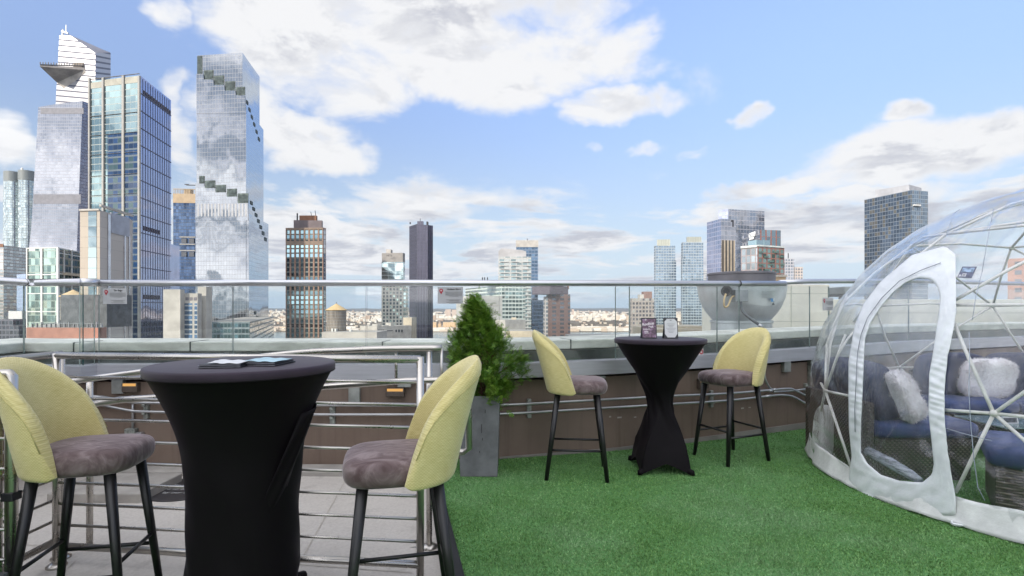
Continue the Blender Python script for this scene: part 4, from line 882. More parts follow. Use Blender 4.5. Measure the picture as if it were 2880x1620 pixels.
# ---------------------------------------------------------------- information plates on the glass
M_PLATE = mat('grey_plate', (.46, .46, .47), .6, scale=10., var=.04)
M_INK = mat('black_ink', (.05, .05, .05), .7, scale=10.)
M_INKG = mat('grey_ink', (.27, .27, .27), .7, scale=10.)
M_RED = mat('red_pin', (.45, .03, .05), .5, scale=10.); M_PINK = mat('pin_hole', (.7, .5, .5), .5, scale=10.)
M_PLATE2 = mat('pale_plate', (.60, .59, .59), .6, scale=10., var=.04)
def plate(x0, y0, x1, y1, title, label, pm):
    px = (x0 + x1) / 2; p, dz, u, n = at_run(px, .004); k = p.y / F
    w, h = (x1 - x0) * k, (y1 - y0) * k; c = Vector((p.x, p.y, CH + (H0 - (y0 + y1) / 2) * k))
    r = thing('info_plate', label, 'sign', 'information plates on the glass railing', c)
    def q(mb, a, b, cc, d, off): mb.frame(c - n * off, u, n, Z_, (-w / 2 + a * w, -.001, -h / 2 + b * h), (-w / 2 + cc * w, .0005, -h / 2 + d * h))
    mb = MB(); mb.frame(c, u, n, Z_, (-w / 2, -.002, -h / 2), (w / 2, .002, h / 2)); mb.build('board', pm, r)
    mb = MB()
    for j, (a, b) in enumerate(((.3, .96), (.3, .96), (.3, .96), (.3, .96), (.45, .82))): z = .70 - j * .066; q(mb, a, z, b, z + .022, .0035)
    for z, a, b in ((.22, .34, .92), (.16, .45, .85), (.07, .34, .92)): q(mb, a, z, b, z + .025, .0035)
    mb.build('small_print', M_INKG, r)
    if title: text('title', title, h * .15, M_INK, r, c - n * .0036 + u * (w * .14) + Z_ * (h * .36), u, Z_, 0.0, bold=.0008)
    mb = MB(); cc = c - n * .0034 - u * (w * .36) + Z_ * (h * .28); R = h * .115; pts = []
    for k2 in range(13): a = R_(-25) + R_(230) * k2 / 12; pts.append(cc + u * (R * math.cos(a)) + Z_ * (R * math.sin(a)))
    pts.append(cc - Z_ * R * 2.0); mb.face(list(reversed(pts))); mb.face([p_ + n * .0008 for p_ in pts]); 
    pin = mb.build('map_pin', M_RED, r)
    mb = MB(); mb.face([cc - n * .0008 + u * (R * .45 * math.cos(-k2 * .6283)) + Z_ * (R * .45 * math.sin(-k2 * .6283)) for k2 in range(10)]); mb.build('pin_hole', M_PINK, pin)
plate(289, 811, 356, 855, 'The Edge', 'grey information plate with red map pin on the glass, leftmost of three', M_PLATE)
plate(1231, 807, 1302, 854, 'Hudson River', 'grey information plate with red map pin left of the shrub tip', M_PLATE)
plate(2307, 837, 2352, 873, '', 'pale tilted information plate on the glass beside the dome', M_PLATE2)
p, dz, u, n = at_run(1968, -.0); k = p.y / F; c = Vector((p.x, p.y, CH + (H0 - 990) * k))
r = thing('warning_sticker', 'small white sticker with red ring low on the glass behind the far table', 'sticker', loc=c); mb = MB(); mb.frame(c, u, n, Z_, (-.045, -.002, -.04), (.045, .0, .036)); mb.build('sheet', mat('sticker_white', (.6, .56, .54), .6, scale=10.), r)
mb = MB(); cc = c + u * .018 - n * .003; mb.lathe([(.012, 0), (.024, 0)], 20, (0, 0, 0), False); o = mb.build('red_ring', M_RED); o.rotation_euler = (R_(90), 0, math.atan2(u.y, u.x)); o.location = cc - r.location; o.parent = r

# ---------------------------------------------------------------- lamps on the wall
M_HOUS = mat('bronze_lamp_housing', (.11, .085, .07), .5, .3, scale=10.)
lm_, N_, o_ = new_mat('warm_lamp_glow'); e_ = N_.n('ShaderNodeEmission'); e_.inputs[0].default_value = (1.0, .55, .18, 1); e_.inputs[1].default_value = .38; N_.t.links.new(e_.outputs[0], o_.inputs[0])
def wall_lamp(px, py, label, w=.165, h=.075):
    p, dz, u, n = at_run(px); k = p.y / F; c = Vector((p.x, p.y, CH + (H0 - py) * k)); r = thing('wall_lamp', label, 'wall lamp', 'small warm wall lamps under the railing', c)
    mb = MB(); mb.frame(c, u, n, Z_, (-w / 2, -.05, -h / 2), (w / 2, -.001, h / 2 - .03)); mb.frame(c, u, n, Z_, (-w / 2, -.05, h / 2 - .006), (w / 2, -.001, h / 2)); mb.frame(c, u, n, Z_, (-w / 2, -.05, h / 2 - .0299), (-w / 2 + .012, -.001, h / 2 - .0061)); mb.frame(c, u, n, Z_, (w / 2 - .012, -.05, h / 2 - .0299), (w / 2, -.001, h / 2 - .0061)); mb.build('housing', M_HOUS, r, bevel=.003)
    mb = MB(); mb.frame(c, u, n, Z_, (-w / 2 + .0125, -.049, h / 2 - .0295), (w / 2 - .0125, -.015, h / 2 - .0065)); mb.build('diffuser', lm_, r)
wall_lamp(1114, 1101, 'lit wall lamp under the railing between near table and shrub')
wall_lamp(374, 1088, 'lit wall lamp seen through the steel railing left of the near table', .14, .085)
wall_lamp(1972, 1078, 'lit wall lamp half hidden behind the far right stool', .12, .10)

# ---------------------------------------------------------------- conduits along the wall
M_PIPE = mat('galvanised_pipe', (.50, .50, .51), .38, .8, var=.08, scale=6.)
M_BRKT = mat('strut_bracket', (.36, .38, .35), .5, .6, var=.25, scale=30.)
def wp(px, py, off=-.05):
    p, dz, u, n = at_run(px, off); return Vector((p.x, p.y, CH + (H0 - py) * p.y / F))
def smooth_path(pts, k=8):
    out = []
    P_ = [pts[0]] + list(pts) + [pts[-1]]
    for i in range(1, len(P_) - 2):
        a, b, c, d = P_[i - 1], P_[i], P_[i + 1], P_[i + 2]
        for j in range(k):
            t = j / k; out.append(b * 1.0 + (c - a) * (.5 * t) + (a * 2 - b * 5 + c * 4 - d) * (.5 * t * t) + (b * 3 - a - c * 3 + d) * (.5 * t ** 3))
    out.append(pts[-1]); return out
def pipe_run(name, label, rows, r=.0125):
    t_ = thing(name, label, 'pipe', 'electrical conduits on the brown wall', wp(*rows[0])); mb = MB(); mb.tube(smooth_path([wp(x, y) for x, y in rows], 6), r, 10); mb.build('pipe', M_PIPE, t_, smooth=True); return t_
cu_ = pipe_run('conduit', 'upper grey conduit running along the brown wall, bending down near the dome', [(-60, 1118), (200, 1114), (285, 1115), (330, 1122), (380, 1131), (430, 1133), (760, 1138), (1100, 1140), (1405, 1139), (1620, 1128), (1850, 1115), (2030, 1107), (2145, 1098), (2205, 1093), (2225, 1098), (2262, 1115), (2290, 1117), (2420, 1112), (2600, 1096)])
cl_ = pipe_run('conduit', 'lower grey conduit running along the brown wall, bending down near the dome', [(-60, 1141), (200, 1137), (285, 1138), (330, 1146), (380, 1155), (430, 1158), (760, 1165), (1100, 1166), (1405, 1164), (1620, 1152), (1850, 1138), (2030, 1127), (2150, 1114), (2190, 1111), (2220, 1116), (2250, 1132), (2270, 1138), (2300, 1139), (2450, 1134), (2600, 1120)])
pipe_run('conduit', 'short upper branch of conduit crossing the bent pair near the dome', [(2165, 1102), (2215, 1099), (2290, 1090), (2420, 1076), (2600, 1060)], .0105)
pipe_run('conduit', 'curved conduit dropping from the railing to the pipes near the far right stool', [(2139, 1030), (2140, 1058), (2145, 1075), (2156, 1092), (2168, 1097)], .011)
t_ = thing('conduit', 'straight vertical conduit down to the junction box by the near left stool', 'pipe', 'electrical conduits on the brown wall', wp(378, 1116)); mb = MB(); mb.tube([wp(378, 1112, -.02), wp(378, 1205, -.02)], .011, 10); mb.build('pipe', M_PIPE, t_, smooth=True)
mb = MB()
for px, py in ((2156, 1099), (2168, 1096)): mb.tube([wp(px - 4, py + .5), wp(px + 4, py - .5)], .0165, 10)
mb.split('coupling', M_PIPE, cu_, smooth=True)
mb = MB(); mb.tube([wp(2143, 1115), wp(2158, 1113)], .016, 10); mb.split('coupling', M_PIPE, cl_, smooth=True)
for i, (px, y0, y1, lab) in enumerate(((416, 1122, 1176, 'strut bracket holding the conduits left of the near table'), (938, 1130, 1190, 'strut bracket holding the conduits right of the near table'), (1486, 1121, 1174, 'strut bracket holding the conduits right of the planter'), (1996, 1097, 1144, 'strut bracket holding the conduits behind the far right stool'), (2262, 1078, 1110, 'strut bracket holding the conduits beside the dome'))):
    a = wp(px, y0, 0); b = wp(px, y1, 0); p, dz, u, n = at_run(px); w = .019 if i != 1 else .022
    t_ = thing('strut_bracket', lab, 'bracket', 'pipe brackets on the brown wall', (p.x, p.y, b.z)); mb = MB(); mb.frame((p.x, p.y, 0), u, n, Z_, (-w, -.036, b.z), (w, -.001, a.z)); mb.build('channel', M_BRKT, t_, bevel=.003)
    mb = MB(); 
    for z in ((a.z * .72 + b.z * .28), (a.z * .3 + b.z * .7)): mb.frame((p.x, p.y, 0), u, n, Z_, (-w * .7, -.066, z - .009), (w * .7, -.0362, z + .012))
    mb.split('clamp', M_BRKT, t_, bevel=.002)
p, dz, u, n = at_run(2278); z0, z1 = wp(2278, 1126, 0).z, .78
t_ = thing('wall_post', 'grey ribbed metal post on the brown wall beside the dome', 'post', loc=(p.x, p.y, z0)); mb = MB()
for a, b, o in ((-.045, -.012, -.05), (-.012, .012, -.03), (.012, .045, -.05)): mb.frame((p.x, p.y, 0), u, n, Z_, (a, o, z0), (b, -.001, z1))
mb.build('rib', M_BRKT, t_, bevel=.003)
c = wp(376, 1222, -.03); t_ = thing('junction_box', 'small grey junction box on the brown wall behind the near left stool', 'junction box', loc=c); mb = MB(); mb.box(c.x - .045, c.y - .03, c.z - .05, c.x + .045, c.y + .029, c.z + .055); mb.build('box', M_BRKT, t_, bevel=.006); mb = MB(); mb.box(c.x + .046, c.y - .02, c.z - .03, c.x + .10, c.y + .029, c.z + .02); mb.tube([c + Vector((.05, -.02, .0)), c + Vector((.09, -.05, .0))], .012, 8); mb.build('fitting', M_PIPE, t_, bevel=.004)

# ---------------------------------------------------------------- floors
fm, N_, o_ = new_mat('worn_concrete'); b_ = N_.n('ShaderNodeBsdfPrincipled'); co = N_.n('ShaderNodeTexCoord').outputs['Object']
a1 = N_.noise(co, 1.3, 7.0, .62)[0]; a2 = N_.noise(co, 55., 4.0, .7)[0]; a3 = N_.noise(co, 6.0, 6.0, .6)[0]
c_ = N_.ramp(a1, [(.3, (.46, .415, .365)), (.5, (.52, .475, .425)), (.7, (.57, .52, .47))]); c_ = N_.mix(.45, c_, N_.ramp(a2, [(.3, (.36, .335, .31)), (.6, (.56, .53, .49))])); c_ = N_.mix(N_.m('MULTIPLY', N_.smooth(a3, .56, .74), .4), c_, (.25, .225, .20))
N_.put(b_.inputs['Base Color'], c_); b_.inputs['Roughness'].default_value = .82; N_.put(b_.inputs['Normal'], N_.bump(a2, .25, .003)); N_.t.links.new(b_.outputs[0], o_.inputs[0])
ZC = -.08
mb = MB(); mb.face([(-4.45, -3, ZC), (-.2, -3, ZC), (-.2, 5.0, ZC), (-4.45, 5.0, ZC)]); struct(mb.build('pavement', fm))
jm = mat('joint_line', (.45, .41, .355), .9, scale=20.)
mb = MB()
for a, b in ((G(975, 1345, ZC), G(812, 1640, ZC)), (G(30, 1530, ZC), G(1160, 1612, ZC)), (G(214, 1578, ZC), G(150, 1640, ZC))):
    d = (b - a).normalized(); r_ = Vector((d.y, -d.x, 0)) * .003; mb.face([a - r_ + Z_ * .004, b - r_ + Z_ * .004, b + r_ + Z_ * .004, a + r_ + Z_ * .004])
struct(mb.build('pavement_lines', jm))
mb = MB(); p0 = RP[1][0]; 
run_box(mb, -.22, -.002, -.2, -.035, 3, 6); k_ = struct(mb.build('kerb', mat('concrete_kerb', (.36, .335, .305), .85, scale=4., bump=.2, bscale=50), bevel=.012))
mb = MB(); mb.box(-3.45, 3.95, ZC - .05, -2.75, 4.45, -.01); mb.build('kerb_slab', MATS['concrete_kerb'], bevel=.01); struct(bpy.data.objects['kerb_slab'])
# round floor plaque
c = G(528, 1374, ZC); t_ = thing('floor_plaque', 'round black floor plaque with white lettering behind the near table', 'floor sign', loc=(c.x, c.y, ZC)); mb = MB(); mb.lathe([(.30, ZC), (.30, ZC + .004)], 40, (c.x, c.y, 0)); mb.build('disc', mat('plaque_black', (.03, .027, .03), .5, scale=10.), t_)
mw = mat('plaque_white', (.5, .5, .5), .6, scale=10.)
text('lettering', 'Please wait', .075, mw, t_, (c.x - .01, c.y + .06, ZC + .0055), X_, Y_); text('lettering', 'here to be seated', .055, mw, t_, (c.x - .02, c.y - .03, ZC + .0055), X_, Y_); text('lettering', 'by our staff', .055, mw, t_, (c.x, c.y - .11, ZC + .0055), X_, Y_)

# platform: black edging board, turf base and the blades
E0, E1, E2 = Vector((-.22, 2.62, 0)), Vector((-.555, 4.12, 0)), Vector((-.72, 4.85, 0))
tm, N_, o_ = new_mat('turf_backing'); b_ = N_.n('ShaderNodeBsdfPrincipled'); co = N_.n('ShaderNodeTexCoord').outputs['Object']
N_.put(b_.inputs['Base Color'], N_.mix(N_.noise(co, 90., 3., .7)[0], (.05, .14, .035), (.11, .28, .08))); b_.inputs['Roughness'].default_value = .8; N_.t.links.new(b_.outputs[0], o_.inputs[0])
mb = MB(); poly = [(-6, -3), (14, -3), (14, 12)] + [(p.x, p.y) for p, _ in reversed(RP[6:])] + [(E2.x, E2.y), (E1.x, E1.y), (E0.x, E0.y), (-6, 2.62)]
poly = [(-6, -3), (11, -3), (11, 9.0)] + [(p.x - .0, p.y) for p, _ in reversed(RP[6:12])] + [(E2.x, E2.y), (E1.x, E1.y), (E0.x, E0.y), (-4.05, 2.62)]
poly[0] = (-4.05, -3)
mb.face([(x, y, 0) for x, y in poly]); struct(mb.build('turf_floor', tm))
M_EDGE = mat('black_edging', (.013, .013, .016), .45, scale=6., var=.3)
mb = MB(); mb.bar(E0 + Vector((-.03, -.03, -.04)), E2 + Vector((-.03, 0, -.04)), .06, .14); mb.bar(Vector((-4.05, 2.60, -.04)), E0 + Vector((-.06, -.02, -.04)), .06, .14); kk = mb.build('kerb_edging', M_EDGE, bevel=.006); struct(kk)
def inside(x, y):
    n = len(poly); c = np.zeros(x.shape, bool); j = n - 1
    for i in range(n):
        xi, yi = poly[i]; xj, yj = poly[j]; c ^= ((yi > y) != (yj > y)) & (x < (xj - xi) * (y - yi) / (yj - yi + 1e-12) + xi); j = i
    return c
rn = np.random.default_rng(5)
bx, by = [], []
for (y0, y1, n) in ((1.9, 2.8, 62000), (2.8, 3.8, 90000), (3.8, 5.2, 90000), (5.2, 7.2, 50000)):
    y = rn.uniform(y0, y1, n * 2); x = rn.uniform(-.9, 1.55 * y, n * 2); k = inside(x, y); bx.append(x[k][:int(n * 1.35)]); by.append(y[k][:int(n * 1.35)])
y = rn.uniform(1.7, 2.6, 24000); x = rn.uniform(-2.0, -.2, 24000); bx.append(x); by.append(y)
bx, by = np.concatenate(bx), np.concatenate(by); nb = len(bx)
hgt = rn.uniform(.004, .012, nb) * (1 + .2 * np.sin(bx * 9 + 1.7 * np.sin(by * 7))); wd = rn.uniform(.0022, .0042, nb) * (1 + .22 * np.maximum(by - 3, 0)); ang = rn.uniform(0, 2 * np.pi, nb); lean = rn.uniform(0, .010, nb); la = rn.uniform(0, 6.2832, nb)
V = np.zeros((nb, 3, 3), np.float32); ca, sa = np.cos(ang) * wd, np.sin(ang) * wd
V[:, 0] = np.stack([bx - ca, by - sa, np.zeros(nb)], 1); V[:, 1] = np.stack([bx + ca, by + sa, np.zeros(nb)], 1); V[:, 2] = np.stack([bx + lean * np.cos(la), by + lean * np.sin(la), hgt], 1)
me = bpy.data.meshes.new('artificial_grass'); me.vertices.add(nb * 3); me.vertices.foreach_set('co', V.ravel()); me.loops.add(nb * 3); me.loops.foreach_set('vertex_index', np.arange(nb * 3, dtype=np.int32)); me.polygons.add(nb); me.polygons.foreach_set('loop_start', np.arange(0, nb * 3, 3, dtype=np.int32)); me.polygons.foreach_set('loop_total', np.full(nb, 3, np.int32)); me.update(calc_edges=True)
tb, N_, o_ = new_mat('turf_blades'); b_ = N_.n('ShaderNodeBsdfPrincipled'); rr = N_.n('ShaderNodeNewGeometry').outputs['Random Per Island']; co = N_.n('ShaderNodeTexCoord').outputs['Object']
c_ = N_.ramp(rr, [(0, (.075, .165, .042)), (.45, (.135, .285, .080)), (.8, (.175, .355, .107)), (1, (.26, .43, .16))]); N_.put(b_.inputs['Base Color'], N_.mix(N_.m('MULTIPLY', N_.smooth(N_.noise(co, .9, 6., .65)[0], .42, .66), .42), N_.mix(N_.m('MULTIPLY', N_.smooth(N_.noise(co, 2.3, 5., .6)[0], .5, .7), .4), c_, (.09, .25, .06)), (.29, .42, .26))); b_.inputs['Roughness'].default_value = .5; b_.inputs['Specular IOR Level'].default_value = .3
N_.t.links.new(b_.outputs[0], o_.inputs[0]); me.materials.append(tb); gr = bpy.data.objects.new('artificial_grass', me); COL.objects.link(gr); gr['kind'] = 'stuff'; tag(gr, 'short bright green artificial grass covering the terrace', 'grass')

# ---------------------------------------------------------------- steel railings
M_STEEL = mat('brushed_steel', (.52, .49, .45), .28, .95, var=.07, scale=4., stretch=(1, 1, 1))
def bars_between(a, b, zs, r, root, name='bar'):
    for z in zs:
        mb = MB(); mb.tube([Vector((a.x, a.y, z)), Vector((b.x, b.y, z))], r, 8); mb.build(name, M_STEEL, root, smooth=True)
RT = .0195
A = Vector((-2.545, 2.98, 0)); B = Vector((-.475, 2.76, 0))     # left corner and right end of the guard rail
r = thing('steel_guard_rail', 'brushed steel railing with many bars across the ramp behind the near table', 'railing', 'brushed steel railings', (A.x, A.y, ZC))
ztop, zbot = 1.098, .035
mb = MB(); mb.tube([A + Z_ * ztop, B + Z_ * ztop], RT, 14); mb.build('top_rail', M_STEEL, r, smooth=True)
mb = MB(); mb.tube([A + Z_ * zbot, B + Z_ * zbot], RT, 14); mb.build('bottom_rail', M_STEEL, r, smooth=True)
for p_ in (A, B):
    mb = MB(); mb.tube([p_ + Z_ * ZC, p_ + Z_ * (ztop + .012)], RT, 14); po = mb.build('post', M_STEEL, r, smooth=True); mb = MB(); mb.lathe([(.05, ZC), (.05, ZC + .008), (.03, ZC + .02), (.022, ZC + .022)], 24, (p_.x, p_.y, 0)); mb.build('base_plate', M_STEEL, po, smooth=True)
bars_between(A, B, [zbot + (ztop - zbot) * k / 9 for k in range(1, 9)], .0085, r)
q = A + (B - A) * .5; mb = MB(); mb.tube([q + Z_ * ZC, q + Z_ * ztop], RT * .9, 12); mb.build('post', M_STEEL, r, smooth=True)
A2 = Vector((-2.57, .9, 0))
r = thing('steel_side_rail', 'brushed steel railing running toward the viewer beside the near left stool', 'railing', 'brushed steel railings', (A.x, A.y, ZC)); Ad = A + Vector((-.06, .10, 0))
mb = MB(); mb.tube([Ad + Z_ * ztop, A2 + Z_ * ztop], RT, 14); mb.build('top_rail', M_STEEL, r, smooth=True); mb = MB(); mb.tube([Ad + Z_ * zbot, A2 + Z_ * zbot], RT, 14); mb.build('bottom_rail', M_STEEL, r, smooth=True)
for p_ in (Ad, A2):
    mb = MB(); mb.tube([p_ + Z_ * ZC, p_ + Z_ * ztop], RT, 14); po = mb.build('post', M_STEEL, r, smooth=True); mb = MB(); mb.lathe([(.05, ZC), (.05, ZC + .008), (.03, ZC + .02), (.022, ZC + .022)], 24, (p_.x, p_.y, 0)); mb.build('base_plate', M_STEEL, po, smooth=True)
bars_between(Ad, A2, [zbot + (ztop - zbot) * k / 9 for k in range(1, 9)], .0085, r)
# ramp railing behind
C0 = Vector((-4.0, 3.12, -.20)); C1 = Vector((-.50, 3.22, -.02)); C2 = Vector((-.425, 3.22, 0))
r = thing('ramp_railing', 'sloping brushed steel ramp railing with a grab rail, behind the straight guard rail', 'railing', 'brushed steel railings', C1)
Kx = Vector((-.98, 3.2, 0)); zt0, zt1 = .985, 1.118
mb = MB(); mb.tube(smooth_path([Vector((-4.0, 3.12, .74)), Vector((-1.65, 3.19, 1.055)), Vector((-.95, 3.21, 1.112)), Vector((-.425, 3.22, zt1 + .005))], 6), RT * .95, 14); mb.build('top_rail', M_STEEL, r, smooth=True)
mb = MB(); mb.tube([Vector((-4, 3.12, -.40)), Vector((-1.5, 3.19, -.175)), Vector((-.5, 3.22, -.085))], RT * .8, 12); mb.build('bottom_rail', M_STEEL, r, smooth=True)
mb = MB(); mb.tube([Vector((-4, 3.10, .56)), Vector((-2.3, 3.12, .825)), Vector((-1.2, 3.14, .893)), Vector((-.62, 3.15, .935)), Vector((-.30, 3.16, .94)), Vector((-.257, 3.16, .90)), Vector((-.255, 3.16, .53)), Vector((-.29, 3.16, .51)), Vector((-.49, 3.2, .51))], RT, 12); mb.build('grab_rail', M_STEEL, r, smooth=True)
for x, z0, z1 in ((-.50, ZC, 1.1), (-.425, .85, 1.118), (-.70, .94, 1.10), (-2.55, -.2, .93), (-3.6, -.3, .80)):
    mb = MB(); mb.tube([Vector((x, 3.22 - .0, z0)), Vector((x, 3.22, z1))], RT * (.9 if z0 < .5 else .45), 12); mb.build('post', M_STEEL, r, smooth=True)
mb = MB(); mb.lathe([(.05, ZC), (.05, ZC + .008), (.03, ZC + .02)], 24, (-.50, 3.22, 0)); mb.build('base_plate', M_STEEL, r, smooth=True)
q = Vector((-2.55, 3.35, 0))
# near left railing, cut by the frame
D0 = Vector((-2.065, 2.2, 0))
r = thing('near_rail', 'brushed steel rail end at the left border in front of the near left stool', 'railing', 'brushed steel railings', D0)
mb = MB(); mb.tube([Vector((-3.6, 2.2, 1.088)), Vector((-2.07, 2.2, 1.088)), Vector((-2.065, 2.2, 1.083)), Vector((-2.065, 2.2, 0))], .022, 14); mb.build('top_rail', M_STEEL, r, smooth=True)
bars_between(Vector((-3.6, 2.2, 0)), D0, [.2 + .125 * k for k in range(7)], .0085, r)
mb = MB(); mb.box(-2.089, 2.176, .57, -2.041, 2.224, .605); mb.build('clip', M_DARKM, r, bevel=.004)
mb = MB(); mb.tube([Vector((-2.125, 2.2, 0)), Vector((-2.125, 2.2, 1.07))], .018, 12); mb.build('post', M_STEEL, r, smooth=True)
# ================================================================ furniture
def woven(name, c0, c1, sc=330.0):
    m, N, o = new_mat(name); b = N.n('ShaderNodeBsdfPrincipled'); co = N.n('ShaderNodeTexCoord').outputs['Object']; x, y, z = N.sep(co)
    ang = N.m('MULTIPLY', N.m('ARCTAN2', y, x), .24)
    w1 = N.m('SINE', N.m('MULTIPLY', ang, sc * 1.6)); w2 = N.m('SINE', N.m('MULTIPLY', z, sc * 1.6)); wv = N.m('MULTIPLY', w1, w2)
    th = N.noise(N.com(N.m('MULTIPLY', ang, 30.), 0., N.m('MULTIPLY', z, 420.)), 1.0, 3.)[0]
    f = N.m('ADD', N.m('MULTIPLY', wv, .22), N.m('MULTIPLY_ADD', N.m('SUBTRACT', th, .5), 1.5, .5), clamp=True)
    f = N.m('ADD', f, N.m('MULTIPLY', N.m('SUBTRACT', N.noise(co, 9., 5.)[0], .5), .5), clamp=True)
    N.put(b.inputs['Base Color'], N.mix(f, c0, c1)); b.inputs['Roughness'].default_value = .85; b.inputs['Sheen Weight'].default_value = .25; b.inputs['Specular IOR Level'].default_value = .2
    N.put(b.inputs['Normal'], N.bump(N.m('ADD', wv, N.m('MULTIPLY', th, 1.5)), .35, .0012)); N.t.links.new(b.outputs[0], o.inputs[0]); return m
M_YEL = woven('yellow_woven_fabric', (.47, .395, .14), (.75, .665, .34))
vm, N_, o_ = new_mat('taupe_velvet'); b_ = N_.n('ShaderNodeBsdfPrincipled'); co = N_.n('ShaderNodeTexCoord').outputs['Object']
n_ = N_.noise(N_.v('MULTIPLY', co, (1, 1.8, 1)), 9., 5., .55, 1.2)[0]; N_.put(b_.inputs['Base Color'], N_.ramp(n_, [(.34, (.085, .055, .055)), (.5, (.145, .105, .105)), (.64, (.225, .175, .175))])); b_.inputs['Roughness'].default_value = .7; b_.inputs['Sheen Weight'].default_value = .7; b_.inputs['Sheen Roughness'].default_value = .35; b_.inputs['Sheen Tint'].default_value = (.75, .66, .7, 1); b_.inputs['Specular IOR Level'].default_value = .2
N_.put(b_.inputs['Normal'], N_.bump(n_, .25, .012)); N_.t.links.new(b_.outputs[0], o_.inputs[0])
M_BLKW = mat('black_stained_wood', (.012, .011, .012), .38, scale=20., var=.3, stretch=(1, 1, .2))
SEAT_T, SEAT_B = .785, .672
def make_stool():
    r = thing('bar_stool', 'stool', 'bar stool', 'yellow backed bar stools')
    # seat: facing +X, rounded front, deeper at the back
    def outline(a):
        c, s = math.cos(a), math.sin(a); e = .52
        x = .235 * math.copysign(abs(c) ** e, c); y = .225 * math.copysign(abs(s) ** e, s)
        if x < 0: y *= 1 - .06 * (x / .235) ** 2
        return x, y
    prof = [(.0, SEAT_B), (.80, SEAT_B), (.93, SEAT_B + .008), (.985, SEAT_B + .03), (1.0, SEAT_B + .055), (.985, SEAT_T - .03), (.93, SEAT_T - .010), (.78, SEAT_T + .002), (.45, SEAT_T + .010), (.0, SEAT_T + .012)]
    mb = MB(); n = 48
    mb.grid(lambda i, j: (outline(2 * math.pi * i / n)[0] * prof[j][0] + .01, outline(2 * math.pi * i / n)[1] * prof[j][0], prof[j][1]), n, len(prof), cu=True)
    mb.build('seat', vm, r, smooth=True, subsurf=1)
    # wrap-round back shell
    ns, nt = 41, 15
    def shell(i, j):
        s = -1 + 2 * i / (ns - 1); a = math.pi + s * R_(84)
        hb = max(0.0, 1 - abs(s) ** 2.5) ** .62; H = .405 * hb + .001
        zb = SEAT_B + .002 + .02 * max(0, (abs(s) - .9) / .1) ** 2
        top = SEAT_T + H * .93 if abs(s) < .999 else SEAT_T
        top = zb + (.103 + H) * min(1, ((1 - abs(s)) * 9) ** .5 if abs(s) > .88 else 1) if abs(s) > .88 else zb + .103 + H
        # ring round the section: outer up, rim, inner down
        m = 2 * nt; k = j
        if k < nt: t = k / (nt - 1); side = 1
        else: t = 1 - (k - nt) / (nt - 1); side = -1
        w = .034 * math.sqrt(max(0.0, 1 - (max(0, (t - .90) / .10)) ** 2)) * math.sqrt(max(.02, 1 - (max(0, (abs(s) - .94) / .06)) ** 2)) + .0006
        w *= .72 + .28 * math.sin(min(1, t * 1.6) * math.pi / 2)
        z = zb + (top - zb) * t; q = (z - zb)
        rx, ry = .232 + .03 * q, .242 + .02 * q
        lean = .16 * q + .20 * q * q
        c_, s_ = math.cos(a), math.sin(a)
        e_ = .84; sq = (abs(c_) ** (2 / e_) + abs(s_) ** (2 / e_)) ** (-e_ / 2)
        rx *= sq; ry *= sq
        # the front ends run nearly straight
        x = rx * c_; y = ry * s_
        nx, ny = c_, s_
        tap = 1 - .30 * max(0, q - .12) ** 1.2
        return (x + nx * w * side - lean * .9 + .012, (y + ny * w * side) * tap, z)
    mb = MB(); mb.grid(shell, ns, 2 * nt, cv=True)
    bk = mb.build('backrest', M_YEL, r, smooth=True, subsurf=1)
    mb = MB()
    for jj in (nt - 3,): mb.tube([Vector(shell(i, jj)) for i in range(1, ns - 1)], .0022, 6)
    mb.build('piping', mat('yellow_piping', (.48, .42, .17), .8, scale=30.), bk, smooth=True)
    for sx in (1, -1):
        for sy in (1, -1):
            a = Vector((.155 * sx, .150 * sy, SEAT_B + .012)); b = Vector((.232 * sx - (.012 if sx < 0 else 0), .205 * sy, .0)); mb = MB(); mb.tube([a, b], [.0255, .0165], 14); mb.build('leg', M_BLKW, r, smooth=True)
    def on_leg(sx, sy, z): t = (SEAT_B + .012 - z) / (SEAT_B + .012); return Vector((.155 * sx, .15 * sy, 0)).lerp(Vector((.232 * sx - (.012 if sx < 0 else 0), .205 * sy, 0)), t) + Z_ * z
    for (p_, q_, z) in (((1, 1), (1, -1), .285), ((-1, 1), (-1, -1), .285), ((1, 1), (-1, 1), .235), ((1, -1), (-1, -1), .235)):
        mb = MB(); mb.tube([on_leg(*p_, z), on_leg(*q_, z)], .0095, 10); mb.build('footrest', M_BLKW, r, smooth=True)
    return r
st = make_stool()
SPOTS = [((-1.875, 2.37), 12, 'yellow backed stool at the left border, left of the near table'), ((-.475, 2.25), 194, 'yellow backed stool seen from behind, right of the near table'),
         ((.535, 4.39), -6, 'yellow backed stool between the planter and the far table'), ((1.985, 4.85), 203, 'yellow backed stool between the far table and the clear dome')]
for i, ((x, y), a, lab) in enumerate(SPOTS):
    o = st if i == 0 else copy_tree(st); o.location = (x, y, 0.004); o.rotation_euler = (0, 0, R_(a)); o['label'] = lab; o.scale = ((.90, .90, .97), (.935, .935, .975))[i] if i < 2 else (1, 1, 1)

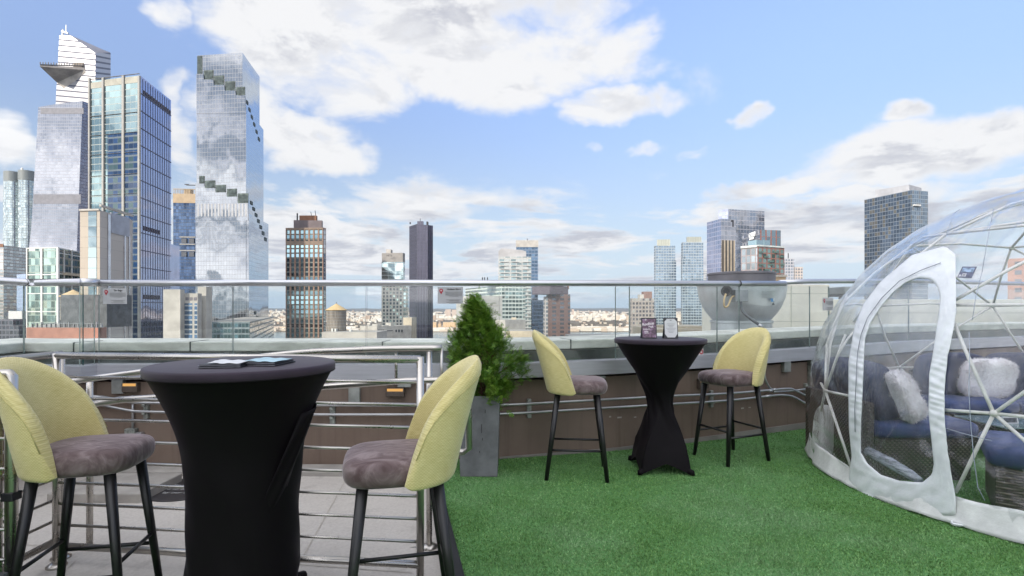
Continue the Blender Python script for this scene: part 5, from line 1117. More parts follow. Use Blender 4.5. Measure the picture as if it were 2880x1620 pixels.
# ---------------------------------------------------------------- cocktail tables in stretch covers
cm, N_, o_ = new_mat('black_stretch_cloth'); b_ = N_.n('ShaderNodeBsdfPrincipled'); b_.inputs['Base Color'].default_value = (.0050, .0036, .0047, 1); b_.inputs['Roughness'].default_value = .6; b_.inputs['Specular IOR Level'].default_value = .12; b_.inputs['Sheen Weight'].default_value = .03; b_.inputs['Sheen Tint'].default_value = (.8, .65, .9, 1); b_.inputs['Sheen Roughness'].default_value = .4
co = N_.n('ShaderNodeTexCoord').outputs['Object']; N_.put(b_.inputs['Normal'], N_.bump(N_.noise(co, 600., 2.)[0], .15, .0006)); N_.t.links.new(b_.outputs[0], o_.inputs[0])
M_TOPC = mat('black_top_cloth', (.034, .023, .036), .6, scale=6., var=.12, sheen=.10, spec=.25, bump=.1, bscale=500, bdist=.0005)
def cloth_skirt(name, r, prof, zw, twist, foot_r, hem, rot, fold):
    """tube of stretch cloth: profile radii by height, drawn into a diamond toward the four feet, twisted round the waist"""
    nz, n = 64, 160; zt = 1.078
    def rad(z):
        for (z0, r0), (z1, r1) in zip(prof[:-1], prof[1:]):
            if z0 <= z <= z1:
                t = (z - z0) / (z1 - z0); return r0 + (r1 - r0) * t
        return prof[-1][1]
    def rads(z): return sum(rad(min(zt, max(0, z + d))) for d in (-.05, -.025, 0, .025, .05)) / 5 if z < zt - .03 else rad(z)
    def f(i, j):
        t = j / (nz - 1); z = zt * (1 - t); th = 2 * math.pi * i / n; R = rads(z)
        k = max(0.0, 1 - z / zw); tw = twist * (1 / (1 + math.exp(-(zw * .95 - z) * 9)))
        ph = th + tw - rot; c, s_ = abs(math.cos(ph)), abs(math.sin(ph))
        sq = 1 / (c + s_ + .02); dia = foot_r * k ** 1.15 + R * (1 - k ** 1.15)
        rr = R * (1 - min(1, k * 1.6)) + (dia * sq * 1.0) * min(1, k * 1.6)
        amp = fold * math.exp(-((z - zw) / .22) ** 2); rr += amp * (math.sin(5 * th + 17 * z) + .5 * math.sin(9 * th + 27 * z + 1))
        rr += fold * .9 * math.exp(-((z - .58) / .26) ** 2) * (math.sin(3 * th + 8 * z + .6) + .6 * math.sin(7 * th + 19 * z))
        zz = z
        if z < .22: zz = z + hem * (2 * min(c, s_) ** .8 / 1.414) * (1 - z / .22)
        return (rr * math.cos(th), rr * math.sin(th), zz)
    mb = MB(); mb.grid(f, n, nz, cu=True); return mb.build(name, cm, r, smooth=True)
def make_table(label, loc, **kw):
    r = thing('cocktail_table', label, 'cocktail table', 'tall round cocktail tables in black covers')
    cloth_skirt('skirt_cover', r, **kw)
    mb = MB(); mb.lathe([(.376, 1.064), (.3805, 1.069), (.382, 1.080), (.3825, 1.094), (.379, 1.101), (.372, 1.1035), (.20, 1.1042), (.001, 1.1045)], 96, cap=False); mb.build('top_cover', M_TOPC, r, smooth=True)
    mb = MB(); mb.lathe([(.3805, 1.064), (.3825, 1.067), (.3805, 1.070)], 96, cap=False); mb.build('hem_seam', cm, r, smooth=True)
    for k in range(4):
        a = kw['rot'] - kw['twist'] + k * math.pi / 2; q = Vector((math.cos(a), math.sin(a), 0)) * kw['foot_r']; mb = MB(); mb.tube([q * .72 + Z_ * .045, q + Z_ * .02, q + Z_ * .004], [.022, .024, .02], 10); mb.build('foot', cm, r, smooth=True)
    r.location = loc; return r
near = make_table('large near cocktail table in black stretch cover between two yellow stools', (-1.187, 2.37, 0.004), prof=[(0, .25), (.30, .225), (.50, .226), (.74, .243), (.86, .274), (.97, .318), (1.078, .377)], zw=.20, twist=.8, foot_r=.33, hem=.05, rot=R_(20), fold=.003)
far = make_table('far cocktail table in twisted black stretch cover, near the clear dome', (1.262, 4.55, 0.004), prof=[(0, .20), (.30, .15), (.50, .104), (.62, .102), (.75, .168), (1.078, .377)], zw=.60, twist=1.6, foot_r=.30, hem=.085, rot=R_(43) + 1.6, fold=.006)
near.scale = (1, 1, 1.010)
# loose flap of the near cover on its right side
mb = MB(); 
def flap(i, j):
    u, v = i / 14, j / 24; z = .90 - .55 * v + .03 * u * (1 - v); a = R_(-2 - 50 * v + 26 * (u - .5)); rad = .285 - .078 * min(1, v * 1.25) + .040 * (1 - v) ** 1.5 * (1 - abs(2 * u - 1)) + .006 * math.sin(u * 9 + v * 5) * (1 - v)
    return (-1.187 + rad * math.cos(a), 2.37 + rad * math.sin(a), z)
mb.grid(flap, 15, 25); fl = mb.build('fold_flap', cm, near, smooth=True); q = fl.modifiers.new('thick', 'SOLIDIFY'); q.thickness = .004

# menus
M_MENU = mat('black_menu_cover', (.018, .018, .024), .45, scale=30., var=.2)
M_EDGEW = mat('menu_edge_trim', (.25, .25, .28), .5, scale=30.)
M_PAPER = mat('white_menu_paper', (.66, .66, .66), .75, scale=12., var=.05)
M_PAPERB = mat('pale_blue_paper', (.40, .56, .62), .75, scale=12., var=.10)
def folded_menu(px0, px1, py, paper, label, rz, z0=1.1205):
    c = G((px0 + px1) / 2, py, 1.12); w = (px1 - px0) / F * c.y; r = thing('menu', label, 'menu', 'closed menus on the near table', (c.x, c.y, z0), R_(rz)); d = w * .98
    for k in range(2):
        mb = MB(); mb.box(-w / 2 + k * .004, -d / 2, .0005 + k * .0078, w / 2 - k * .003, d / 2 - k * .01, .0072 + k * .0078); o = mb.build('cover', M_MENU, None, bevel=.0015); o.parent = r
        mb = MB(); mb.box(-w / 2 - .001, -d / 2 - .0012, .0030 + k * .0078, w / 2 + .001, -d / 2 - .0003, .0048 + k * .0078); mb.split('edge_trim', M_EDGEW, None)[0].parent = r
    mb = MB(); mb.grid(lambda i, j: (-w * .30 + w * .78 * i / 10 + .006 * math.sin(j * .5), -d * .46 + d * .90 * j / 10, .0172 + .0035 * math.sin(i * .7 + j * .35) ** 2 + .004 * (1 - i / 10) ** 3), 11, 11); o = mb.build('paper', paper, None, smooth=True); o.parent = r
    q = o.modifiers.new('thick', 'SOLIDIFY'); q.thickness = .0012
    return r
folded_menu(584, 692, 1030, M_PAPER, 'closed black menu with white paper on top, on the near table', 8)
folded_menu(694, 806, 1024, M_PAPERB, 'closed black menu with pale blue paper on top, on the near table', -6)
# two upright menu boards on the far table
def upright(px0, px1, py0, py1, label, name):
    k = 4.47 / F; w = (px1 - px0) * k; h = (py1 - py0) * k * 1.02; x = ((px0 + px1) / 2 - W / 2) * k; z0 = 1.1098
    r = thing(name, label, 'menu board', 'menu boards standing on the far table', (x, 4.47, z0)); mb = MB()
    mb.frame((x, 4.47, z0), X_, Vector((0, .985, .17)).normalized() * 1.0, Vector((0, .17, .985)).normalized() if False else Vector((0, .14, .99)), (-w / 2, -.0001, 0), (w / 2, .006, h)); mb.build('board', M_MENU, r, bevel=.001)
    mb = MB(); mb.frame((x, 4.47 + .075, z0), X_, Y_, Vector((0, -.32, .95)), (-w / 2 * .9, 0, .0), (w / 2 * .9, .004, h * .9)); mb.build('stand', M_MENU, r)
    return r, x, w, h, z0
up = Vector((0, .14, .99)); 
r, x, w, h, z0 = upright(1805, 1848, 890, 947, 'upright dark purple menu board with pale script on the far table', 'menu_board')
pm, N_, o_ = new_mat('purple_print'); b_ = N_.n('ShaderNodeBsdfPrincipled'); co = N_.n('ShaderNodeTexCoord').outputs['Object']; N_.put(b_.inputs['Base Color'], N_.ramp(N_.noise(co, 28., 4., .6, .6)[0], [(.35, (.05, .035, .05)), (.5, (.16, .085, .13)), (.62, (.30, .19, .30)), (.75, (.42, .32, .42))])); b_.inputs['Roughness'].default_value = .4; N_.t.links.new(b_.outputs[0], o_.inputs[0])
mb = MB(); mb.frame((x, 4.468, z0), X_, Y_, up, (-w * .44, -.0015, h * .05), (w * .44, -.0003, h * .95)); mb.build('printed_sheet', pm, r)
MW = mat('menu_script_white', (.75, .68, .70), .6, scale=20.)
def on_board(tx, tz, body, size, rot=0.0, bold=.0006): text('lettering', body, size, MW, r, Vector((x, 4.4655, z0)) + X_ * tx * w + up * tz * h - Y_ * .0005, X_ * math.cos(rot) + up * math.sin(rot), up * math.cos(rot) - X_ * math.sin(rot), 0.0, bold=bold)
on_board(-.22, .87, '*', .04); on_board(-.06, .71, 'Rooftop', .030, .16, .0012); on_board(.12, .57, 'BAR', .022, 0, .001); on_board(-.16, .44, 'EVENTS', .017); on_board(-.18, .34, 'private', .013); on_board(-.16, .27, 'parties', .013)
r, x, w, h, z0 = upright(1868, 1908, 890, 947, 'upright black menu holder with white clipped-corner page on the far table', 'menu_board')
mb = MB(); cx_ = .17; pts = []
for a, b in ((-.44, .22), (-.26, .05), (.26, .05), (.44, .22), (.44, .82), (.26, .96), (-.26, .96), (-.44, .82)): pts.append(Vector((x, 4.4672, z0)) + X_ * a * w + up * b * h)
mb.face(pts); mb.face([p_ + Y_ * .0008 for p_ in reversed(pts)]); mb.build('page', M_PAPER, r)
mb = MB()
for k in range(7): a = .16 + .06 * ((k * 5) % 4); mb.frame((x, 4.4665, z0), X_, Y_, up, (-w * a, -.0004, h * (.28 + .07 * k)), (w * a, -.0001, h * (.295 + .07 * k)))
mb.frame((x, 4.4665, z0), X_, Y_, up, (-w * .06, -.0004, h * .87), (w * .06, -.0001, h * .91)); mb.build('small_print', M_INKG, r)

# ---------------------------------------------------------------- planter and thuja
M_PLNT = mat('grey_fibre_cement', (.150, .152, .158), .8, scale=5., var=.2, bump=.12, bscale=80)
pc = Vector((-.268, 4.45, 0)); r = thing('planter_box', 'tall grey square planter holding the conical shrub', 'planter', loc=pc); mb = MB(); hb, ht, zp = .150, .170, .655
def ring(h, z): return [(pc.x - h, pc.y - h, z), (pc.x + h, pc.y - h, z), (pc.x + h, pc.y + h, z), (pc.x - h, pc.y + h, z)]
rings = [ring(hb, 0.004), ring(ht, zp), ring(ht - .022, zp), ring(ht - .03, zp - .07)]; v = [q for rg_ in rings for q in rg_]
fs = [(3, 2, 1, 0)] + [(a * 4 + i, a * 4 + (i + 1) % 4, a * 4 + 4 + (i + 1) % 4, a * 4 + 4 + i) for a in range(3) for i in range(4)] + [(12, 13, 14, 15)]
mb.raw(v, fs); mb.build('box', M_PLNT, r, bevel=.004)
mb = MB(); mb.box(pc.x - ht + .032, pc.y - ht + .032, zp - .066, pc.x + ht - .032, pc.y + ht - .032, zp - .045); mb.build('soil', mat('dark_soil', (.05, .03, .02), .95, scale=30., bump=.6, bscale=60, bdist=.01), r)
mb = MB(); 
for a, b, c_ in ((.02, .36, .07), (.028, .30, .02), (.05, .52, .03), (.005, .20, .015)): mb.box(pc.x + a, pc.y - (hb + (ht - hb) * b / zp * 1.0) - .0035, b, pc.x + a + .006, pc.y - hb - .002, b + c_)
mb.split('scratch', mat('scratch_dark', (.05, .05, .052), .9, scale=40.), r)
M_LEAF, N_, o_ = new_mat('thuja_sprays'); b_ = N_.n('ShaderNodeBsdfPrincipled'); rr = N_.n('ShaderNodeNewGeometry').outputs['Random Per Island']; co = N_.n('ShaderNodeTexCoord').outputs['Object']
c_ = N_.ramp(rr, [(0, (.03, .085, .012)), (.4, (.075, .185, .022)), (.75, (.14, .28, .035)), (1, (.24, .37, .06))]); N_.put(b_.inputs['Base Color'], N_.mix(N_.m('MULTIPLY', N_.smooth(N_.noise(co, 9., 3.)[0], .4, .65), .45), c_, (.20, .29, .03))); b_.inputs['Roughness'].default_value = .5; b_.inputs['Specular IOR Level'].default_value = .3
tl_ = N_.n('ShaderNodeBsdfTranslucent'); tl_.inputs[0].default_value = (.10, .2, .02, 1); mx_ = N_.n('ShaderNodeMixShader'); mx_.inputs[0].default_value = .18; N_.t.links.new(b_.outputs[0], mx_.inputs[1]); N_.t.links.new(tl_.outputs[0], mx_.inputs[2]); N_.t.links.new(mx_.outputs[0], o_.inputs[0])
M_BARK = mat('thuja_bark', (.12, .065, .04), .9, scale=20., stretch=(3, 3, .6))
def spray(mb, rg, p, d, size, up=Z_):
    """one flat fern-like spray: a stalk with narrow side leaves"""
    d = d.normalized(); s = d.cross(up); 
    if s.length < .1: s = d.cross(X_)
    s.normalize(); s = (s + Vector((rg.uniform(-.6, .6), rg.uniform(-.6, .6), rg.uniform(-.6, .6)))).normalized(); n = 6
    k0 = len(mb.v); vs = []; fs = []
    for k in range(n):
        t = .12 + .88 * k / (n - 1); q = p + d * (size * t); ln = size * (.50 * (1 - t) + .16)
        for sg in (1, -1):
            e = q + (d * .75 + s * sg * .85).normalized() * ln * rg.uniform(.75, 1.2); wv = d.cross(s) ; a = (d * -.35 + s * sg * .2) * size * .10
            m_ = (q + e) * .5 + d * size * .075; m2 = (q + e) * .5 - d * size * .06
            i = len(vs); vs += [q, m_, e, m2]; fs.append((i, i + 1, i + 2, i + 3))
    i = len(vs); w_ = s * size * .035; vs += [p - w_, p + w_, p + d * size * 1.12]; fs.append((i, i + 1, i + 2))
    mb.raw(vs, fs)
def thuja(root, base, prof, tops, n, seed, size=.05, face_y=None):
    rg = random.Random(seed); mb = MB(); st_ = MB()
    H_ = prof[-1][1]
    def rad(z):
        for (r0, z0), (r1, z1) in zip(prof[:-1], prof[1:]):
            if z0 <= z <= z1: return r0 + (r1 - r0) * (z - z0) / (z1 - z0 + 1e-9)
        return 0
    clumps = []
    for k in range(150):
        z = H_ * (rg.random() ** 1.15); a = rg.uniform(0, 2 * math.pi); R = rad(z) * rg.uniform(.45, 1.10) * (1 + .18 * math.sin(3 * a + z * 9)); clumps.append((Vector((R * math.cos(a) - .085 * z / H_, R * math.sin(a), z)), rg.uniform(.026, .066)))
    for c_, s_ in clumps:
        out = Vector((c_.x, c_.y, .0)); out = out.normalized() if out.length > .01 else X_
        if rg.random() < .5: st_.tube([Vector((c_.x * .1, c_.y * .1, max(.02, c_.z - .16))), c_ * .62 + Z_ * (c_.z * .38 - .06), c_], [.005, .0035, .0015], 5, cap=False)
        for q in range(n // 150):
            d = (out * rg.uniform(.2, 1.1) + Z_ * rg.uniform(-.15, 1.25) + Vector((rg.gauss(0, .45), rg.gauss(0, .45), rg.gauss(0, .3))))
            off = Vector((rg.gauss(0, s_ * .62), rg.gauss(0, s_ * .62), rg.gauss(0, s_ * .75)))
            spray(mb, rg, c_ + off, d, size * rg.uniform(.55, 1.15))
    for k in range(7): a = rg.uniform(0, 6.28); st_.tube([Vector((.03 * math.cos(a), .03 * math.sin(a), -.08)), Vector((.045 * math.cos(a + .3), .045 * math.sin(a + .3), .12)), Vector((.06 * math.cos(a + .5), .06 * math.sin(a + .5), .35))], [.010, .008, .004], 6, cap=False)
    st_.tube([Vector((0, 0, -.08)), Vector((.01, 0, .3)), Vector((-.03, 0, H_ * .95))], [.016, .011, .003], 7)
    o = st_.build('trunk', M_BARK); o.parent = root; o = mb.build('crown', M_LEAF); o.parent = root
sb = Vector((-.215, 4.45, .625)); r = thing('conical_shrub', 'bushy green conical evergreen shrub in the tall grey planter', 'shrub', loc=sb)
thuja(r, sb, [(.12, -.02), (.23, .05), (.285, .13), (.295, .22), (.27, .31), (.205, .43), (.135, .54), (.075, .65), (.03, .74), (.0, .80)], None, 7200, 3, .062)
r = thing('conical_shrub', 'evergreen shrub almost wholly cut off by the left border', 'shrub', loc=(-2.20, 2.0, .30)); thuja(r, None, [(.06, 0), (.165, .10), (.175, .30), (.12, .5), (.0, .58)], None, 900, 9, .055)
r2 = thing('planter_box', 'grey square planter just outside the left border', 'planter', loc=(-2.12, 2.02, 0)); mb = MB(); mb.box(-2.27, 1.87, .004, -2.03, 2.15, .30); mb.build('box', M_PLNT, r2, bevel=.004)

# ---------------------------------------------------------------- exhaust fan on the neighbouring roof
fd = 7.2; fk = fd / F; fc = Vector(((2084 - W / 2) * (fd + .62) / F, fd + .62, 0)); zz = lambda y: CH + (H0 - y) * fk * 1.0
M_SPUN = mat('spun_aluminium', (.62, .65, .66), .36, .6, var=.10, scale=3., stretch=(1, 1, .4), bump=.05, bscale=14)
M_DGM = mat('dull_grey_lid', (.20, .19, .20), .5, .5, var=.1, scale=3.)
kf = (fd + .1) / F; 
r = thing('exhaust_fan', 'big round spun aluminium exhaust fan on the roof beyond the railing', 'exhaust fan', loc=(fc.x, fc.y, .60)); fy = fc.y; kz = fy / F; zz = lambda y: CH + (H0 - y) * kz; rr_ = lambda px: px * kz
n = 72; mb = MB(); mb.lathe([(rr_(70), zz(905)), (rr_(78), zz(897)), (rr_(92), zz(880)), (rr_(103), zz(862)), (rr_(112), zz(838)), (rr_(116), zz(815)), (rr_(116.5), zz(804)), (rr_(118), zz(802)), (rr_(118), zz(798)), (rr_(112), zz(798)), (rr_(108), zz(815))], n, (fc.x, fc.y, 0), cap=False); mb.build('bowl', M_SPUN, r, smooth=True)
mb = MB(); mb.lathe([(rr_(88), zz(830)), (rr_(88), zz(775)), (rr_(90), zz(774)), (rr_(90), zz(769)), (rr_(86), zz(767.5)), (rr_(10), zz(766)), (.001, zz(766))], n, (fc.x, fc.y, 0), cap=False); mb.build('lid', M_DGM, r, smooth=False)
mb = MB(); mb.lathe([(rr_(80), .60), (rr_(80), zz(908)), (rr_(83), zz(907)), (rr_(83), zz(901)), (rr_(72), zz(900))], n, (fc.x, fc.y, 0), cap=False); mb.build('drum', M_SPUN, r, smooth=False)
mb = MB(); mb.box(fc.x - rr_(96), fc.y - rr_(84), .60, fc.x - rr_(40), fc.y + rr_(20), zz(938)); mb.build('mounting_foot', M_STEELG, r, bevel=.01)
yp = fc.y - rr_(108); c = Vector(((2043 - W / 2) * yp / F, yp, CH + (H0 - 819) * yp / F)); mb = MB(); ax = Vector((-.35, -.93, 0)).normalized(); mb.tube([c + ax * -.10, c + ax * .10], [rr_(13.5)] * 2, 28); prt = mb.build('port', mat('black_rubber', (.035, .033, .033), .5, scale=10.), r, smooth=False); mb = MB(); mb.tube([c + ax * .1005, c + ax * .103], [rr_(8)] * 2, 20); mb.build('port_hole', mat('port_void', (.006, .006, .006), .9), prt)
mb = MB(); b0 = c + ax * .10; mb.tube(smooth_path([b0 + Vector((-.01, -.0, -.04)), b0 + Vector((-.045, -.03, -.12)), b0 + Vector((-.04, -.03, -.21)), b0 + Vector((.01, -.02, -.20)), b0 + Vector((.05, -.0, -.12)), b0 + Vector((.09, .03, -.075)), b0 + Vector((.15, .06, -.07))], 6), .013, 10); mb.build('hose', mat('tan_hose', (.55, .40, .20), .5, scale=10.), r, smooth=True)
yp = fc.y - rr_(120); c = Vector(((2085 - W / 2) * yp / F, yp, CH + (H0 - 831) * yp / F)); mb = MB(); mb.box(c.x - rr_(17), c.y - .02, c.z - rr_(16), c.x + rr_(17), c.y + .12, c.z + rr_(15)); mb.build('switch_box', mat('switch_box_grey', (.27, .29, .30), .5, .3, scale=10.), r, bevel=.008)
mb = MB(); mb.tube(smooth_path([Vector((c.x, c.y + .02, c.z - rr_(16))), Vector((c.x, c.y + .02, zz(862))), Vector((c.x + rr_(8), c.y - .0, zz(880))), Vector((c.x + rr_(26), c.y - .08, zz(900))), Vector((c.x + rr_(36), c.y - .1, zz(908)))], 6), .021, 10); mb.build('flexible_conduit', mat('flex_grey', (.13, .14, .15), .5, .4, scale=20.), r, smooth=True)
mb = MB(); a = Vector((c.x + rr_(36), c.y - .1, zz(908))); mb.tube([a, a + Vector((rr_(9), -.02, -rr_(9)))], .026, 10); mb.tube([a + Vector((rr_(9), -.02, -rr_(9))), a + Vector((rr_(20), -.06, -rr_(26)))], .015, 10); mb.split('connector', M_PIPE, r, smooth=True)
def bowl_pt(px, py):
    """front of the bowl on a sight line"""
    k = (px - W / 2) / F; R = rr_(113); a = 1 + k * k; b = -2 * (k * fc.x + fc.y); cc = fc.x ** 2 + fc.y ** 2 - R * R; y = (-b - math.sqrt(max(0, b * b - 4 * a * cc))) / (2 * a); return Vector((k * y, y, CH + (H0 - py) / F * y))
def decal(name, pts, m, off=.012):
    v = []
    for x, y in pts: q = bowl_pt(x, y); n_ = Vector((q.x - fc.x, q.y - fc.y, 0)).normalized(); v.append(q + n_ * off)
    mb = MB(); mb.face(v); return mb.build(name, m, r)
decal('sticker', [(2167, 849), (2176, 849), (2172, 839), (2164, 839)][::-1], mat('sticker_blue', (.03, .20, .42), .4, scale=20.)); decal('sticker', [(2176, 838.5), (2178, 838.5), (2174, 848.5), (2172, 843)], mat('sticker_pale', (.7, .75, .78), .4, scale=20.), .014); decal('sticker', [(2168, 858), (2177, 858), (2174, 850), (2171, 852)][::-1], MATS['flex_grey'], .013)
decal('name_plate', [(2152, 817), (2189, 817), (2189, 808), (2152, 808)], mat('name_plate_pink', (.42, .36, .38), .4, scale=20.)); q = bowl_pt(2170, 812.5); n_ = Vector((q.x - fc.x, q.y - fc.y, 0)).normalized(); text('lettering', 'CaptiveAire', .034, mat('plate_white', (.8, .8, .8), .5), r, q + n_ * .035, Vector((-n_.y, n_.x, 0)), Z_, .0)
mb = MB()
for k in range(5): 
    q = bowl_pt(2160, 820 + k * 4); n_ = Vector((q.x - fc.x, q.y - fc.y, 0)).normalized(); u_ = Vector((-n_.y, n_.x, 0)); mb.frame(q + n_ * .012, u_, n_, Z_, (-.10, -.004, -.003), (.10 - .02 * (k % 3), .001, .002))
mb.build('engraved_text', mat('engraved_text', (.40, .43, .44), .5, .5, scale=20.), r)

# neighbouring roof, bulkhead walls, equipment
M_BULK = mat('cream_concrete', (.80, .765, .65), .85, scale=1.2, var=.08, bump=.08, bscale=30)
t_ = thing('lower_roof', 'flat neighbouring roof deck behind the parapet under the exhaust fan', 'roof', loc=(6, 11, .5)); mb = MB(); mb.box(1.6, 7.15, -95, 16, 16, .60); mb.build('deck', M_ROOF, t_)
def blockwall(name, label, x0, x1, y0, d, depth, joints):
    k = d / F; a = Vector(((x0 - W / 2) * k, d, 0)); b = (x1 - W / 2) * k; zt = CH + (H0 - y0) * k; t_ = thing(name, label, 'wall', loc=(a.x, d, .6)); mb = MB(); mb.box(a.x, d, .601, b, d + depth, zt); mb.build('block', M_BULK, t_, bevel=.01)
    mb = MB()
    for y in joints: z = CH + (H0 - y) * k; mb.box(a.x + .004, d - .0025, z - .007, b - .004, d + .01, z + .007)
    mb.build('joint', mat('joint_pale', (.58, .57, .48), .85, scale=4.), t_); return t_, k
t_, k = blockwall('bulkhead', 'cream concrete bulkhead with pale joints right of the exhaust fan', 2100, 2333, 800, 10.2, 2.4, (826, 904))
mb = MB(); mb.box((2224 - W / 2) * k, 10.19, .62, (2226 - W / 2) * k, 10.21, CH + (H0 - 803) * k); mb.build('vertical_joint', MATS['joint_pale'], t_)
t_, k = blockwall('bulkhead', 'long low cream concrete wall behind the clear dome', 2336, 3300, 842, 11.2, 1.0, (880,))
T = thing('tan_chimney', 'small square tan chimney above the handrail beside the fan', 'chimney', loc=P(2195, 840, 12.6)); k = 12.6 / F; mb = MB(); mb.box((2177 - W / 2) * k, 12.61, .6, (2211 - W / 2) * k, 13.6, CH + (H0 - 777) * k); mb.build('stack', mat('tan_stack', (.46, .34, .22), .85, scale=2.), T); mb = MB(); mb.box((2175 - W / 2) * k, 12.58, CH + (H0 - 779) * k, (2213 - W / 2) * k, 13.65, CH + (H0 - 773) * k); mb.build('cap', MATS['joint_line'], T)
T = thing('air_unit', 'grey rooftop air unit on legs peeking out beside the dome', 'air unit', loc=P(2395, 840, 12.4)); k = 12.4 / F; px = lambda x: (x - W / 2) * k; pz = lambda y: CH + (H0 - y) * k; mb = MB(); mb.box(px(2376), 12.4, pz(828), px(2460), 13.2, pz(806)); mb.build('casing', mat('unit_grey', (.27, .29, .29), .6, .3, scale=2.), T, bevel=.02)
mb = MB(); mb.box(px(2368), 12.38, pz(833), px(2462), 13.25, pz(829)); mb.bar((px(2371), 12.5, pz(832)), (px(2366), 12.5, .6), .05, .05); mb.bar((px(2383), 12.5, pz(832)), (px(2383), 12.5, .6), .05, .05); mb.split('leg', MATS['flex_grey'], T)
T = thing('roof_kerb_box', 'low pale roof box between the far table and the fan', 'roof box', loc=P(1900, 940, 22.)); k = 22. / F; mb = MB(); mb.box((1840 - W / 2) * k, 22, -4, (2012 - W / 2) * k, 26, CH + (H0 - 926) * k); mb.box((1898 - W / 2) * k, 22.6, CH + (H0 - 926) * k, (2004 - W / 2) * k, 25, CH + (H0 - 919) * k); mb.build('block', M_TAN, T)
# ================================================================ clear dome tent with lounge furniture
DC = Vector((4.409, 4.168, .52)); DR = 1.80
def dome_pt(px, py, extra=0.0):
    """near side of the dome skin (sphere above DC.z, upright wall below) on a sight line of the photograph measurements"""
    d = Vector(((px - W / 2) / F, 1, (H0 - py) / F)); o = Vector((0, 0, CH)); R = DR + extra
    oc = o - DC; a = d.dot(d); b = 2 * d.dot(oc); c = oc.dot(oc) - R * R; q = b * b - 4 * a * c
    if q >= 0:
        p = o + d * ((-b - math.sqrt(q)) / (2 * a))
        if p.z >= DC.z: return p
    a = d.x ** 2 + d.y ** 2; b = 2 * (d.x * oc.x + d.y * oc.y); c = oc.x ** 2 + oc.y ** 2 - R * R; q = max(0, b * b - 4 * a * c)
    p = o + d * ((-b - math.sqrt(q)) / (2 * a)); p.z = max(p.z, .0); return p
def dsurf(az, el, extra=0.0):
    R = DR + extra
    if el >= 0: return DC + Vector((R * math.cos(el) * math.cos(az), R * math.cos(el) * math.sin(az), R * math.sin(el)))
    return Vector((DC.x + R * math.cos(az), DC.y + R * math.sin(az), DC.z * (1 + el / R_(30))))
dome = thing('dome_tent', 'clear plastic dome tent with white hoops and a white arched door', 'dome tent', loc=(DC.x, DC.y, 0))
# skin
fm_, N_, o_ = new_mat('clear_film'); co = N_.n('ShaderNodeTexCoord').outputs['Object']
w1 = N_.noise(N_.v('MULTIPLY', co, (1.0, 1.0, .55)), 5.5, 6.0, .62, 1.6)[0]; w2 = N_.noise(N_.v('MULTIPLY', co, (1, 1, .35)), 22., 4., .6, .8)[0]
w3 = N_.noise(N_.v('MULTIPLY', N_.v('ADD', co, (3, 1, 0)), (1.0, 1.0, .22)), 9.0, 3., .5, 2.5)[0]
cr = N_.smooth(N_.m('ABSOLUTE', N_.m('SUBTRACT', w3, .5)), 0.0, .05)
nb_ = N_.bump(N_.m('ADD', N_.m('ADD', w1, N_.m('MULTIPLY', w2, .25)), N_.m('MULTIPLY', cr, .05)), .45, .045)
clear_mix(N_, o_, (.982, .986, .992), 1.52, .035, nb_, haze=.010, hazecol=(.80, .86, .98), gain=1.55)
mb = MB(); na, ne = 560, 190
rgd = np.random.default_rng(4)
azs = np.linspace(0, 2 * np.pi, na, endpoint=False); els = np.radians(np.linspace(-30, 90, ne)); A_, E_ = np.meshgrid(azs, els)
ce = np.cos(np.maximum(E_, 0)); U3 = np.stack([ce * np.cos(A_), ce * np.sin(A_), np.where(E_ >= 0, np.sin(E_), E_ / math.radians(30) * .29)], -1)
wob = .008 * np.sin(A_ * 13 + 2 * np.sin(E_ * 5)) * np.cos(E_ * 6 + 1) + .004 * np.sin(E_ * 41 + A_ * 9)
for k in range(340):                      # drawn creases in the film, most of them running up and down
    a0 = rgd.uniform(-np.pi, -np.pi * .25) if k < 240 else rgd.uniform(0, 2 * np.pi); e0 = rgd.uniform(-.45, 1.25); c0 = np.array([np.cos(max(e0, 0) if e0 > 0 else 0) * np.cos(a0), np.cos(max(e0, 0)) * np.sin(a0), np.sin(e0) if e0 > 0 else e0 * .55])
    d_ = U3 - c0; t0 = np.array([-np.sin(a0), np.cos(a0), 0]); n0 = c0 / np.linalg.norm(c0); t1 = np.cross(n0, t0); an = rgd.normal(np.pi / 2, .6); ax = t0 * np.cos(an) + t1 * np.sin(an); bx_ = np.cross(n0, ax)
    al = (d_ @ ax) * DR; ac = (d_ @ bx_) * DR + .08 * rgd.normal() * (al ** 2); L_ = rgd.uniform(.10, .42); w_ = rgd.uniform(.016, .042)
    wob += rgd.choice([1, 1, -1]) * rgd.uniform(.006, .019) * np.exp(-(ac / w_) ** 2 - (al / L_) ** 2) * ((d_ ** 2).sum(-1) < .5)
EX = .018 + wob * (.35 + .65 * ce)
mb.grid(lambda i, j: dsurf(float(azs[i]), float(els[j]), float(EX[j, i])), na, ne, cu=True); mb.build('clear_cover', fm_, dome, smooth=True)
